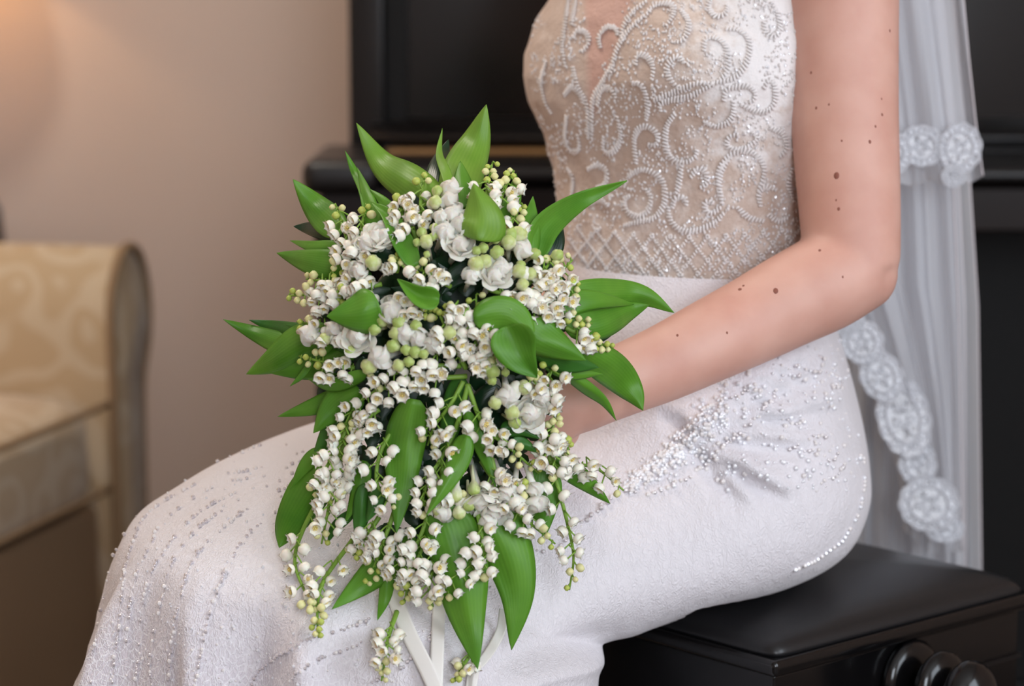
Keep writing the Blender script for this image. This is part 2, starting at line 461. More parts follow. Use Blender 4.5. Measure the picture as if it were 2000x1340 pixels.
# ================================================================== table lamp behind the sofa arm
LX, LY = -.873, 3.735
tb = tag(empty('side_table', (LX, LY, 0)), 'small round dark wooden table behind the sofa arm', 'table')
def lathe(name, prof_, m, parent, c, n=32, cap=True):
    mb = MB()
    mb.loft([[Vector((c[0] + r_ * math.cos(2 * math.pi * k / n), c[1] + r_ * math.sin(2 * math.pi * k / n), c[2] + z_)) for k in range(n)] for r_, z_ in prof_], cap, cap)
    return mb.build(name, m, parent)
lathe('table_top', [(.13, .50), (.145, .505), (.145, .52), (.14, .525)], M_brown, tb, (LX, LY, 0))
lathe('pedestal', [(.12, 0), (.12, .015), (.03, .04), (.022, .25), (.03, .48), (.05, .50)], M_brown, tb, (LX, LY, 0))
lamp = tag(empty('table_lamp', (LX, LY, .525)), 'lit table lamp with a dark grey vase base and cream shade', 'lamp')
M_vase = mat('dark_ceramic', srgb(66, 60, 58), .35)
lathe('base', [(.05, 0), (.055, .01), (.075, .05), (.085, .10), (.08, .15), (.055, .20), (.03, .225), (.028, .24)], M_vase, lamp, (LX, LY, .525))
lathe('stem', [(.008, .23), (.008, .62)], M_brass, lamp, (LX, LY, .525), 12)
M_shade = veil_mat('cream_lampshade', .93, srgb(240, 214, 170))
lathe('shade', [(.155, .52), (.11, .76)], M_shade, lamp, (LX, LY, .525), 40, False)
M_bulb = bpy.data.materials.new('warm_bulb'); M_bulb.use_nodes = True
bsdf(M_bulb).inputs['Emission Color'].default_value = (1, .62, .28, 1); bsdf(M_bulb).inputs['Emission Strength'].default_value = 40
mb = MB(); mb.ball((LX, LY, 1.165), .028, 16, 10); mb.build('bulb', M_bulb, lamp)
# unseen ceiling lamp, added to brighten the back wall and the sofa end
fill_lamp = tag(empty('ceiling_fill_lamp', (-.7, 2.3, WZ)), 'unseen round ceiling lamp with a frosted bowl, added to brighten the back wall', 'lamp')
M_fill_glow = bpy.data.materials.new('fill_lamp_glow'); M_fill_glow.use_nodes = True
bsdf(M_fill_glow).inputs['Emission Color'].default_value = (1, .90, .78, 1); bsdf(M_fill_glow).inputs['Emission Strength'].default_value = 58
lathe('base', [(.17, -.03), (.18, -.02), (.18, 0)], M_trim, fill_lamp, (-.7, 2.3, WZ))
lathe('bowl', [(.01, -.10), (.06, -.096), (.11, -.08), (.15, -.05), (.165, -.03)], M_fill_glow, fill_lamp, (-.7, 2.3, WZ), 40, False)

# ================================================================== upright piano
YP, YK = 3.15, 2.86
xc = at_y(681, 100, YP).x; xk = at_y(588, 330, YK).x; W = 1.48
zk1 = at_y(590, 312, YK).z; zk0 = at_y(590, 366, YK).z
piano = tag(empty('upright_piano', (xc + W / 2, YP + .2, 0)), 'black lacquered upright piano with a thin brass strip behind the bride', 'piano')
rbox('side_panel', (xc, YP, .0), (xc + .045, YP + .46, 1.24), M_lacquer, piano, .004)
rbox('side_panel', (xc + W - .045, YP, .0), (xc + W, YP + .46, 1.24), M_lacquer, piano, .004)
rbox('lid', (xc - .02, YP - .03, 1.24), (xc + W + .02, YP + .47, 1.27), M_lacquer, piano, .006)
rbox('back_board', (xc + .045, YP + .40, .05), (xc + W - .045, YP + .44, 1.24), M_lacq_soft, piano, 0)
zf1 = at_y(800, 246, YP).z; zf0 = at_y(800, 286, YP - .02).z
up = rbox('upper_panel', (xc + .045, YP + .03, zf1 - .02), (xc + W - .045, YP + .05, 1.24), M_lacquer, piano, 0)
for x0, x1 in ((xc + .045, xc + .075), (xc + W - .075, xc + W - .045)):
    rbox('panel_stile', (x0, YP + .012, zf1), (x1, YP + .035, 1.24), M_matte, piano, .003)
mb = MB()
pf = cat([(YP + .05, zf1 + .012), (YP + .01, zf1 + .006), (YP - .03, zf1 - .004), (YP - .045, (zf1 + zf0) / 2), (YP - .03, zf0 + .001), (YP + .05, zf0)], 22)
mb.loft([[Vector((x, y, z)) for y, z in pf] for x in (xc + .03, xc + W - .03)])
mb.build('fallboard', M_lacq_soft, piano)
zb1 = at_y(800, 290, YP - .03).z; zb0 = at_y(800, 316, YP - .03).z
rbox('brass_strip', (xc + .005, YP - .032, zb0), (xc + .62, YP - .02, zb1), M_brass, piano, .002)
rbox('name_board', (xc + .03, YP - .02, zk0), (xc + W - .03, YP + .05, zf0), M_lacquer, piano, 0)
rbox('key_bed', (xk + .09, YK + .005, zk0 + .004), (xk + W + .07 - .09, YP - .0, zk1 - .010), M_lacq_soft, piano, .008, 3)
dk = xk + W + .07
for x0, x1 in ((xk, xk + .092), (dk - .092, dk)):
    rbox('cheek', (x0, YK, zk0 - .01), (x1, YP - .001, zk1), M_lacq_soft, piano, .016, 4)
rbox('key_slip', (xk + .02, YK + .02, zk0 - .055), (dk - .02, YP, zk0 - .002), M_brown, piano, .004)
rbox('lower_panel', (xc + .045, YP - .02, .10), (xc + W - .045, YP, zk0 - .056), M_matte, piano, 0)
rbox('toe_rail', (xc, YP - .03, 0), (xc + W, YP + .0, .099), M_lacquer, piano, .004)
for x0 in (xk + .012, dk - .067):
    rbox('leg', (x0, YK + .03, .0), (x0 + .055, YK + .085, zk0 - .056), M_brown, piano, .006)

# ================================================================== piano bench
a0 = at_z(1513, 1283, .5); a0.z = 0
ang = math.radians(131.2)
B1 = Vector((math.cos(ang), math.sin(ang), 0)); B2 = Vector((math.sin(ang), -math.cos(ang), 0))
MBn = Matrix(((B1.x, B2.x, 0, a0.x), (B1.y, B2.y, 0, a0.y), (0, 0, 1, 0), (0, 0, 0, 1)))
BL, BW = .60, .322
bench = tag(empty('piano_bench', MBn @ Vector((BL / 2, BW / 2, 0))), 'black piano bench with a padded leather top and side adjusting knobs', 'bench')
# padded top
mb = MB(); rings = []
n = 96
def sq(q, e): return (math.copysign(abs(math.cos(q)) ** e, math.cos(q)), math.copysign(abs(math.sin(q)) ** e, math.sin(q)))
for k, (s, z) in enumerate(((.985, .497), (1.0, .4985), (1.0, .5015), (.985, .5055), (.96, .509), (.90, .513), (.8, .517), (.6, .5215), (.3, .525), (.02, .526))):
    ring = []
    for j in range(n):
        x, y = sq(2 * math.pi * j / n, .06)
        ins = (1 - s) * BW / 2
        ring.append(MBn @ Vector((BL / 2 + x * (BL / 2 - ins), BW / 2 + y * (BW / 2 - ins), z)))
    rings.append(ring)
mb.loft(rings); mb.build('seat_pad', M_leather, bench)
rbox('seat_frame', (-.006, -.006, .484), (BL + .006, BW + .006, .498), M_lacquer, bench, .005, 3, MBn)
rbox('apron', (.004, .004, .36), (BL - .004, BW - .004, .4835), M_lacquer, bench, .003, 1, MBn)
for x in (.006, BL - .056):
    for y in (.006, BW - .056):
        rbox('leg', (x, y, 0), (x + .05, y + .05, .3595), M_lacquer, bench, .004, 1, MBn)
rbox('stretcher', (.02, BW / 2 - .02, .12), (BL - .02, BW / 2 + .02, .15), M_lacquer, bench, .004, 1, MBn)
# raised corner moulding of the apron end, beyond the knob
for y0, y1, z0, z1 in ((.225, .318, .4405, .444), (.252, .256, .36, .4405)):
    rbox('apron_moulding', (.001, y0, z0), (.0045, y1, z1), M_lacq_soft, bench, 0, 1, MBn)
def knob(y, side):
    x0 = .004 if side < 0 else BL - .004
    def rev(name, pr, parent):
        mb = MB(); n = 40
        mb.loft([[MBn @ Vector((x0 + side * h, y + r_ * math.cos(2 * math.pi * k / n), .450 + r_ * math.sin(2 * math.pi * k / n))) for k in range(n)] for r_, h in pr])
        return mb.build(name, M_lacquer, parent)
    kn = rev('knob', [(.010, 0), (.010, .024)] + [(.010 + .021 * math.sin(math.pi * i / 12) ** .6, .024 + .026 * i / 12) for i in range(1, 12)] + [(.012, .050), (.012, .052)] +
             [(.012 + .017 * math.sin(math.pi * .5 * i / 8) ** .7, .052 + .012 * i / 8) for i in range(1, 9)] + [(.029 * math.cos(math.pi * .5 * i / 10) + .0005, .064 + .022 * math.sin(math.pi * .5 * i / 10)) for i in range(1, 11)], bench)
    sub(rev('flange', [(.005, .0), (.031, .0), (.034, .004), (.034, .008), (.028, .013), (.012, .015)], kn), kn)
knob(.165, -1); knob(.165, 1)

# ================================================================== the bride
hip0 = P(1400, 1100, 2.1); hip0.z = .527
bride = tag(empty('person', hip0), 'bride in a beaded white gown and veil sitting on the bench holding a bouquet', 'person')

# ---- skirt : rings given by an outer (upper / front) and an inner (lower / back) edge
RG = [  # ox, oy, ix, iy, depth, half width in depth
    (1106, 505, 1592, 520, 2.080, .118), (1098, 560, 1612, 590, 2.080, .128), (1092, 640, 1640, 670, 2.080, .145), (1076, 715, 1666, 775, 2.080, .160),
    (1046, 765, 1692, 890, 2.078, .170), (1000, 780, 1690, 975, 2.074, .174), (930, 783, 1644, 1060, 2.064, .175), (850, 792, 1545, 1120, 2.050, .174),
    (760, 804, 1410, 1160, 2.030, .172), (670, 820, 1285, 1196, 2.008, .170), (580, 845, 1212, 1222, 1.985, .168), (480, 882, 1190, 1232, 1.960, .166),
    (390, 926, 1180, 1244, 1.940, .165), (320, 970, 1174, 1262, 1.925, .165), (262, 1012, 1170, 1285, 1.915, .166), (228, 1070, 1168, 1320, 1.910, .168),
    (208, 1130, 1167, 1360, 1.908, .170), (191, 1210, 1167, 1410, 1.906, .174), (176, 1280, 1168, 1480, 1.905, .178), (160, 1350, 1170, 1560, 1.905, .183),
    (138, 1460, 1180, 1660, 1.905, .192), (110, 1620, 1200, 1800, 1.905, .205), (70, 1850, 1225, 1990, 1.905, .225), (20, 2100, 1260, 2200, 1.905, .25), (-30, 2380, 1300, 2400, 1.905, .28)]
RS = cat(RG, 150)
NS = 220
def skirt_pt(i, q):
    ox, oy, ix, iy, d, hw = RS[i]
    o = P(ox, oy, d); n_ = P(ix, iy, d)
    c = (o + n_) / 2; a = (o - n_) / 2
    b = Vector((0, -1, 0)) * hw
    cq, sq_ = math.cos(q), math.sin(q)
    e = .92
    return c + a * math.copysign(abs(cq) ** e, cq) + b * math.copysign(abs(sq_) ** e, sq_), (a.normalized() * cq + b.normalized() * sq_).normalized()
# creases that radiate from the hip fold: px start, px end, width, height in metres
CR = [((1385, 835), (1640, 720), 13, .006), ((1370, 850), (1660, 800), 13, .007), ((1380, 870), (1600, 880), 15, .007), ((1360, 880), (1540, 985), 17, .008),
      ((1350, 885), (1460, 1000), 16, .006), ((1300, 815), (1400, 870), 14, .005), ((1430, 790), (1620, 690), 12, .005), ((1400, 860), (1630, 845), 10, .004),
      ((1190, 1240), (940, 1310), 26, .0040), ((1060, 1100), (700, 1120), 60, .004)]
def crease(px, py):
    h = 0.0
    for (ax, ay), (bx, by), w, am in CR:
        dx, dy = bx - ax, by - ay; LL = dx * dx + dy * dy
        t = ((px - ax) * dx + (py - ay) * dy) / LL
        tt = clamp(t)
        ex, ey = ax + dx * tt, ay + dy * tt
        s = ((px - ax) * dy - (py - ay) * dx) / math.sqrt(LL)
        dd = math.hypot(px - ex, py - ey)
        if dd < 5 * w:
            fall = (math.sin(math.pi * clamp(.12 + .88 * tt)) ** .7)
            g = math.exp(-(dd / w) ** 2)
            rdg = math.exp(-((s - 1.6 * w) / (1.2 * w)) ** 2) * math.exp(-(max(0, dd - 1.7 * w) / w) ** 2)
            h += 1.9 * am * fall * (-1.0 * g + .8 * rdg)
    return h
verts = []; faces = []
for i in range(len(RS)):
    u = i / (len(RS) - 1)
    for j in range(NS):
        q = 2 * math.pi * j / NS
        p, nrm = skirt_pt(i, q)
        px, py, d = proj(p)
        k = sstep(1030, 1400, py) * sstep(.46, .62, u) * sstep(-.75, -.1, math.cos(q))          # hanging folds below the knee
        fold = ((1 - 2 * abs(math.sin(q * 6.5 + 1.1 * math.sin(u * 5)))) * .75 + math.sin(q * 21 + 1.1 + 3 * u) * .25 + math.sin(q * 5 - 1.3) * .5)
        p = p + nrm * (.019 * k * fold)
        # soft valley between the two thighs on top, and small drape irregularities
        k2 = sstep(.22, .34, u) * (1 - sstep(.5, .62, u))
        p = p + nrm * (-.006 * k2 * math.exp(-((q - .35) / .25) ** 2))
        p = p + nrm * (.003 * (noise.noise(p * 9) ) + .0016 * noise.noise(p * 22))
        if math.sin(q) > -.15: p = p + nrm * crease(px, py)
        verts.append(p)
for i in range(len(RS) - 1):
    for j in range(NS):
        k = (j + 1) % NS
        faces.append((i * NS + j, i * NS + k, (i + 1) * NS + k, (i + 1) * NS + j))
# keep the seat and the underside on top of the bench pad
Mi = MBn.inverted()
for v in verts:
    l = Mi @ v
    if -.02 < l.x < BL + .02 and -.02 < l.y < BW + .02 and v.z < .529 and l.z > .3:
        v.z = max(v.z, .5285)
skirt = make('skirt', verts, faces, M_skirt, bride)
skirt['label'] = 'white beaded skirt of the gown draped over her knees'
BV_skirt = BVHTree.FromPolygons(verts, faces)

# ---- bodice
BL_ = [(-130, 1150), (-60, 1106), (0, 1083), (40, 1058), (75, 1043), (110, 1034), (150, 1030), (200, 1042), (250, 1064), (300, 1082), (350, 1093), (400, 1098), (470, 1098), (520, 1095), (556, 1093)]
BR_ = [(-130, 1610), (-60, 1640), (0, 1650), (75, 1652), (150, 1648), (250, 1625), (350, 1600), (400, 1592), (470, 1592), (520, 1604), (556, 1617)]
def tab(T, y):
    for (y0, a), (y1, b) in zip(T[:-1], T[1:]):
        if y <= y1: return lerp(a, b, clamp((y - y0) / (y1 - y0)))
    return T[-1][1]
TD = 2.08; FA = math.radians(46)        # torso depth and how far the chest turns towards the camera
face_v = Vector((-math.cos(FA), -math.sin(FA), 0)); lat_v = Vector((math.sin(FA), -math.cos(FA), 0))
def torso_pt(y, q, off=0.0):
    l, r_ = tab(BL_, y), tab(BR_, y)
    cx = (l + r_) / 2
    c = P(cx, y, TD); hx = (r_ - l) / 2 * TD / FPX + off
    ratio = .76
    w = hx / math.sqrt((ratio * math.cos(FA)) ** 2 + math.sin(FA) ** 2); e = w * ratio
    cq, sq_ = math.cos(q), math.sin(q)
    bust = math.exp(-((y - 120) / 95) ** 2)
    bump = .012 * bust * (math.exp(-((q - .62) / .42) ** 2)) - .006 * bust * math.exp(-(q / .22) ** 2)
    return c + face_v * (e * cq) + lat_v * (w * sq_) + (face_v * cq + lat_v * sq_) * bump
NB = 200; verts = []; faces = []; ys = [-130 + 686 * i / 110 for i in range(111)]
tone = []
for y in ys:
    for j in range(NB):
        q = 2 * math.pi * j / NB
        if q > math.pi: q -= 2 * math.pi
        p = torso_pt(y, q, .004)
        p = p + (p - P((tab(BL_, y) + tab(BR_, y)) / 2, y, TD)).normalized() * (.0018 * noise.noise(p * 60))
        px, py, d = proj(p)
        verts.append(p)
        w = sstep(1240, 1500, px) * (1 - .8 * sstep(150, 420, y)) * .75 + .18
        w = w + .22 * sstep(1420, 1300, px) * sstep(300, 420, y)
        cxv = lerp(1188, 1156, clamp(y / 200)); hwv = lerp(46, 3, clamp((y + 10) / 215))
        v = sstep(hwv + 10, hwv - 6, abs(px - cxv)) if y < 215 and -1.2 < q < 1.2 else 0.0
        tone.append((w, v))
for i in range(len(ys) - 1):
    for j in range(NB):
        k = (j + 1) % NB
        faces.append((i * NB + j, i * NB + k, (i + 1) * NB + k, (i + 1) * NB + j))
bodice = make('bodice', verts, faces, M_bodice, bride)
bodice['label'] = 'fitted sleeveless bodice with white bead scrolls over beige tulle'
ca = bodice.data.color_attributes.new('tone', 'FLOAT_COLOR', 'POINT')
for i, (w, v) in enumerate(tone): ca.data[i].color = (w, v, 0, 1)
BV_bod = BVHTree.FromPolygons(verts, faces)

# ---- body : tubes fused into one skin by a voxel remesh
mb = MB()
for s in (0,):
    mb.loft([[torso_pt(y, 2 * math.pi * j / 40 if j <= 20 else 2 * math.pi * j / 40 - 2 * math.pi, -.010) for j in range(40)] for y in (-150, -100, -50, 0, 60, 120, 180, 240, 300, 360, 420, 480, 540, 600)])
def tubepx(pts, n=20, k=None):
    S = cat([(p[0], p[1], p[2], p[3]) for p in pts], k or max(8, 6 * (len(pts) - 1)))
    path = [P(x, y, d) for x, y, d, r_ in S]
    mb.tube(path, [r_ * d / FPX for x, y, d, r_ in S], n)
    return path
# shoulders, neck, head
cS = P(1370, -150, TD)
mb.ball(cS + Vector((0, .0, .0)), .12, 20, 12, sc=(1.05, .95, .75))
shL = P(1636, -150, 1.985); shR = P(1165, -160, 2.19)
mb.tube([cS + Vector((0, 0, .03)), (cS + shL) / 2 + Vector((0, 0, .03)), shL], [.075, .066, .054], 18)
mb.tube([cS + Vector((0, 0, .03)), (cS + shR) / 2 + Vector((0, 0, .03)), shR], [.075, .066, .054], 18)
nk = cS + Vector((-.02, -.01, .09))
mb.tube([cS + Vector((0, 0, .02)), nk, nk + Vector((-.015, -.012, .10))], [.075, .055, .054], 20)
hc = nk + Vector((-.035, -.03, .19))
hd = Vector((-.78, -.62, -.10)).normalized(); hs = hd.cross(Vector((0, 0, 1))).normalized(); hu = hs.cross(hd)
def H(f, s, u): return hc + hd * f + hs * s + hu * u
Rh = Matrix((hd, hs, hu)).transposed()
mb.ball(hc + hu * .02, .10, 24, 16, sc=(.95, .76, 1.08), rot=Rh)
mb.ball(H(.03, 0, -.065), .058, 20, 12, sc=(1.0, .92, 1.0), rot=Rh)
mb.tube([H(.088, 0, .015), H(.104, 0, -.018), H(.098, 0, -.030)], [.006, .011, .010], 10)
mb.ball(H(.085, 0, -.085), .018, 12, 8); 
for s in (-1, 1): mb.ball(H(-.005, s * .076, -.005), .028, 12, 8, sc=(.7, .25, 1.1), rot=Rh)
# left (near) arm
DS, DE, DW = 1.985, 1.945, 1.850
tubepx([(1634, -170, DS, 122), (1642, -20, 1.978, 114), (1648, 200, 1.965, 107), (1659, 400, 1.952, 100), (1664, 500, DE, 95), (1666, 524, DE, 92)], 28)
tubepx([(1668, 522, DE, 92), (1610, 553, 1.935, 96), (1540, 588, 1.925, 92), (1470, 625, 1.915, 87), (1390, 664, 1.895, 82), (1300, 708, 1.880, 76), (1210, 745, 1.864, 71), (1140, 772, DW, 70)], 28)
mb.ball(P(1680, 536, DE), 74 * DE / FPX, 24, 14)
# right (far) arm
tubepx([(1165, -160, 2.19, 108), (1178, 60, 2.215, 98), (1190, 300, 2.235, 90), (1180, 470, 2.225, 86)], 20)
tubepx([(1180, 470, 2.225, 86), (1130, 570, 2.16, 80), (1055, 650, 2.06, 68), (1005, 715, 1.965, 56), (990, 742, 1.93, 52)], 20)
# hands closed round the bouquet handle
HA = P(905, 770, 1.80); HB = P(1010, 838, 1.93)           # handle axis, front to back
hax = (HB - HA).normalized()
def finger(ps, rs):
    S = cat([tuple(p) + (r_,) for p, r_ in zip(ps, rs)], 14)
    mb.tube([Vector(s[:3]) for s in S], [s[3] for s in S], 12)
def hand(wrist, hc_, palm_n, fdir, thumb_side, k0, kstep, curl):
    """palm from the wrist to the knuckles; four fingers wrap the handle, thumb leaves the side of the palm"""
    kn = []
    for i in range(4):
        kn.append(hc_ + thumb_side * (k0 - i * kstep) + fdir * (.012 if i in (1, 2) else 0.0))
    for i in range(4):
        S = [wrist, lerp(wrist, kn[i], .5) + palm_n * .004, kn[i]]
        finger(S, [.020, .0155, .0108])
    ln = (.072, .080, .075, .060)
    for i in range(4):
        k = kn[i]; l = ln[i]
        p1 = k + fdir * (l * .42) - palm_n * .004
        p2 = p1 + (fdir * .25 - palm_n * .97).normalized() * (l * .36)
        p3 = p2 + (-fdir * .75 - palm_n * .45).normalized() * (l * .28)
        finger([k, p1, p2, p3], [.0105, .0092, .0084, .0070])
    tb_ = lerp(wrist, kn[0], .28) + thumb_side * .012
    finger([tb_, tb_ + thumb_side * .022 + fdir * .018 - palm_n * .008, tb_ + thumb_side * .024 + fdir * .046 - palm_n * .022, tb_ + thumb_side * .014 + fdir * .064 - palm_n * .034], [.016, .0125, .0105, .0075])
wl = P(1140, 772, DW)
fd = (P(1010, 816, 1.842) - wl).normalized()
pn = (-FW - fd * (-FW).dot(fd)).normalized()
ts = pn.cross(fd).normalized()
if ts.z < 0: ts = -ts
tubepx([(1150, 770, 1.852, 70), (1112, 786, 1.850, 66), (1075, 800, 1.848, 52), (1050, 808, 1.848, 36)], 22)
hand(wl, P(1076, 794, 1.846), pn, fd, ts, .028, .0165, 1)
wr = P(990, 742, 1.93)
fd2 = (P(975, 850, 1.91) - wr).normalized(); fd2 = Vector((.15, -.9, -.35)).normalized()
pn2 = Vector((-.95, 0, -.1)); pn2 = (pn2 - fd2 * pn2.dot(fd2)).normalized(); ts2 = pn2.cross(fd2).normalized()
if ts2.y > 0: ts2 = -ts2
hand(wr, wr + fd2 * .038, pn2, fd2, ts2, .026, .0175, 1)
# hips and legs inside the gown
for s in (-1, 1):
    dd = s * .085
    tubepx([(1420, 900, 2.09 + dd * .8, 110), (1200, 965, 2.06 + dd * .75, 105), (800, 1020, 2.01 + dd * .7, 95), (500, 1080, 1.95 + dd * .6, 78), (440, 1120, 1.94 + dd * .6, 72)], 20)
    tubepx([(440, 1115, 1.94 + dd * .6, 72), (480, 1300, 1.95 + dd * .6, 74), (540, 1600, 1.96 + dd * .6, 84), (560, 2000, 1.97 + dd * .6, 60), (560, 2260, 1.97 + dd * .6, 50)], 18)
    k_ = P(560, 2260, 1.97 + dd * .6); f_ = Vector((-1, -.15, 0)).normalized()
    mb.tube([k_ + Vector((0, 0, .0)) - f_ * .03, k_ + f_ * .05 + Vector((0, 0, -.02)), k_ + f_ * .13 + Vector((0, 0, -.035)), k_ + f_ * .19 + Vector((0, 0, -.04))], [.032, .034, .030, .016], 14)
mb.ball(P(1400, 860, 2.085), .11, 20, 12, sc=(.95, 1.0, .80))
tmp = mb.build('body_tmp', M_skin)
bm = bmesh.new(); bm.from_mesh(tmp.data); bmesh.ops.recalc_face_normals(bm, faces=bm.faces); bm.to_mesh(tmp.data); bm.free()
rm = tmp.modifiers.new('r', 'REMESH'); rm.mode = 'VOXEL'; rm.voxel_size = .0036
sm = tmp.modifiers.new('s', 'SMOOTH'); sm.factor = .5; sm.iterations = 7
dg = bpy.context.evaluated_depsgraph_get()
me = bpy.data.meshes.new_from_object(tmp.evaluated_get(dg)); me.name = 'body'
old = tmp.data; bpy.data.objects.remove(tmp); bpy.data.meshes.remove(old)
me.polygons.foreach_set('use_smooth', [True] * len(me.polygons))
body = link('body', me, bride)
for v in me.vertices:
    l = Mi @ v.co
    if -.02 < l.x < BL + .02 and -.02 < l.y < BW + .02 and .3 < v.co.z < .534: v.co.z = .534
bv = [v.co.copy() for v in me.vertices]
BV_body = BVHTree.FromPolygons(bv, [tuple(p.vertices) for p in me.polygons])
# face details and hair (above the picture)
for s in (-1, 1):
    mb = MB(); mb.ball(H(.080, s * .031, .012), .0125, 14, 10, sc=(.7, 1.25, .6), rot=Rh); mb.build('eye', M_eye, bride)
mb = MB(); mb.ball(H(.088, 0, -.052), .016, 14, 8, sc=(.45, 1.25, .42), rot=Rh); mb.build('lips', M_lip, bride)
mb = MB(); mb.ball(H(-.014, 0, .030), .105, 28, 16, sc=(.96, .86, 1.04), rot=Rh); mb.ball(H(-.11, 0, .02), .05, 18, 12); mb.build('hair', M_hair, bride)

def hit(bvh, px, py):
    r = ray(px, py); dn = r.normalized()
    h = bvh.ray_cast(CAM, dn, 10)
    if h[0] is None: return None
    nm = h[1]
    if nm.dot(dn) > 0: nm = -nm
    return h[0], nm, (h[0] - CAM).dot(FW)

# moles on the arm
for x, y, rx in ((1634, 343, 6.5), (1638, 408, 3.4), (1633, 391, 2.0), (1601, 489, 3.2), (1515, 568, 6.0), (1445, 565, 4.4), (1452, 558, 3), (1699, 277, 3.6), (1723, 224, 3), (1584, 142, 2.6),
                 (1594, 211, 2.8), (1619, 204, 2.2), (1738, 60, 3), (1644, 275, 2.2), (1232, 733, 4.0), (1323, 655, 3), (1646, 541, 2.4), (1722, 193, 2.2), (1710, 247, 2.6), (1420, 650, 2.6)):
    h = hit(BV_body, x, y)
    if not h: continue
    m_ = MB(); z = h[1]; q_ = z.to_track_quat('Z', 'Y').to_matrix()
    r_ = rx * h[2] / FPX
    m_.ball(h[0], r_, 10, 6, sc=(.85, 1.1, .22), rot=q_)
    o = m_.build('mole', M_mole, body); sub(o, body)

# ================================================================== beadwork of the gown
def surf_path(bvh, pts, step, k=None):
    S = cat(pts, k or 12 * len(pts))
    out = []
    for x, y in S:
        h = hit(bvh, x, y)
        if h: out.append((h[0], h[1]))
    if len(out) < 2: return []
    res = []; acc = 0.0; last = out[0][0]
    res.append(out[0])
    for p, n_ in out[1:]:
        acc += (p - last).length; last = p
        if acc >= step: res.append((p, n_)); acc = 0.0
    return res
def capsule(m, a, b, r_, n=6):
    m.tube([lerp(a, b, 0), lerp(a, b, .12), lerp(a, b, .88), b], [r_ * .45, r_, r_, r_ * .45], n)
def scroll(pts, wid=7.0, r_=.00105, name='bead_scroll', taper=True):
    W_ = surf_path(BV_bod, pts, .0027, 40 * len(pts))
    m = MB()
    for i, (p, n_) in enumerate(W_):
        a = W_[max(0, i - 1)][0]; b = W_[min(len(W_) - 1, i + 1)][0]
        t = (b - a)
        if t.length < 1e-7: continue
        t.normalize(); s = n_.cross(t).normalized()
        u = i / max(1, len(W_) - 1)
        w = wid * 2.08 / FPX * (.55 + .45 * math.sin(math.pi * clamp(.1 + .85 * u)) if taper else 1.0) * random.uniform(.85, 1.12)
        c = p + n_ * .0012
        s = (s + t * .35).normalized()
        capsule(m, c - s * w, c + s * w, r_, 6)
    if m.v: sub(m.build(name, M_bead, bodice), bodice)
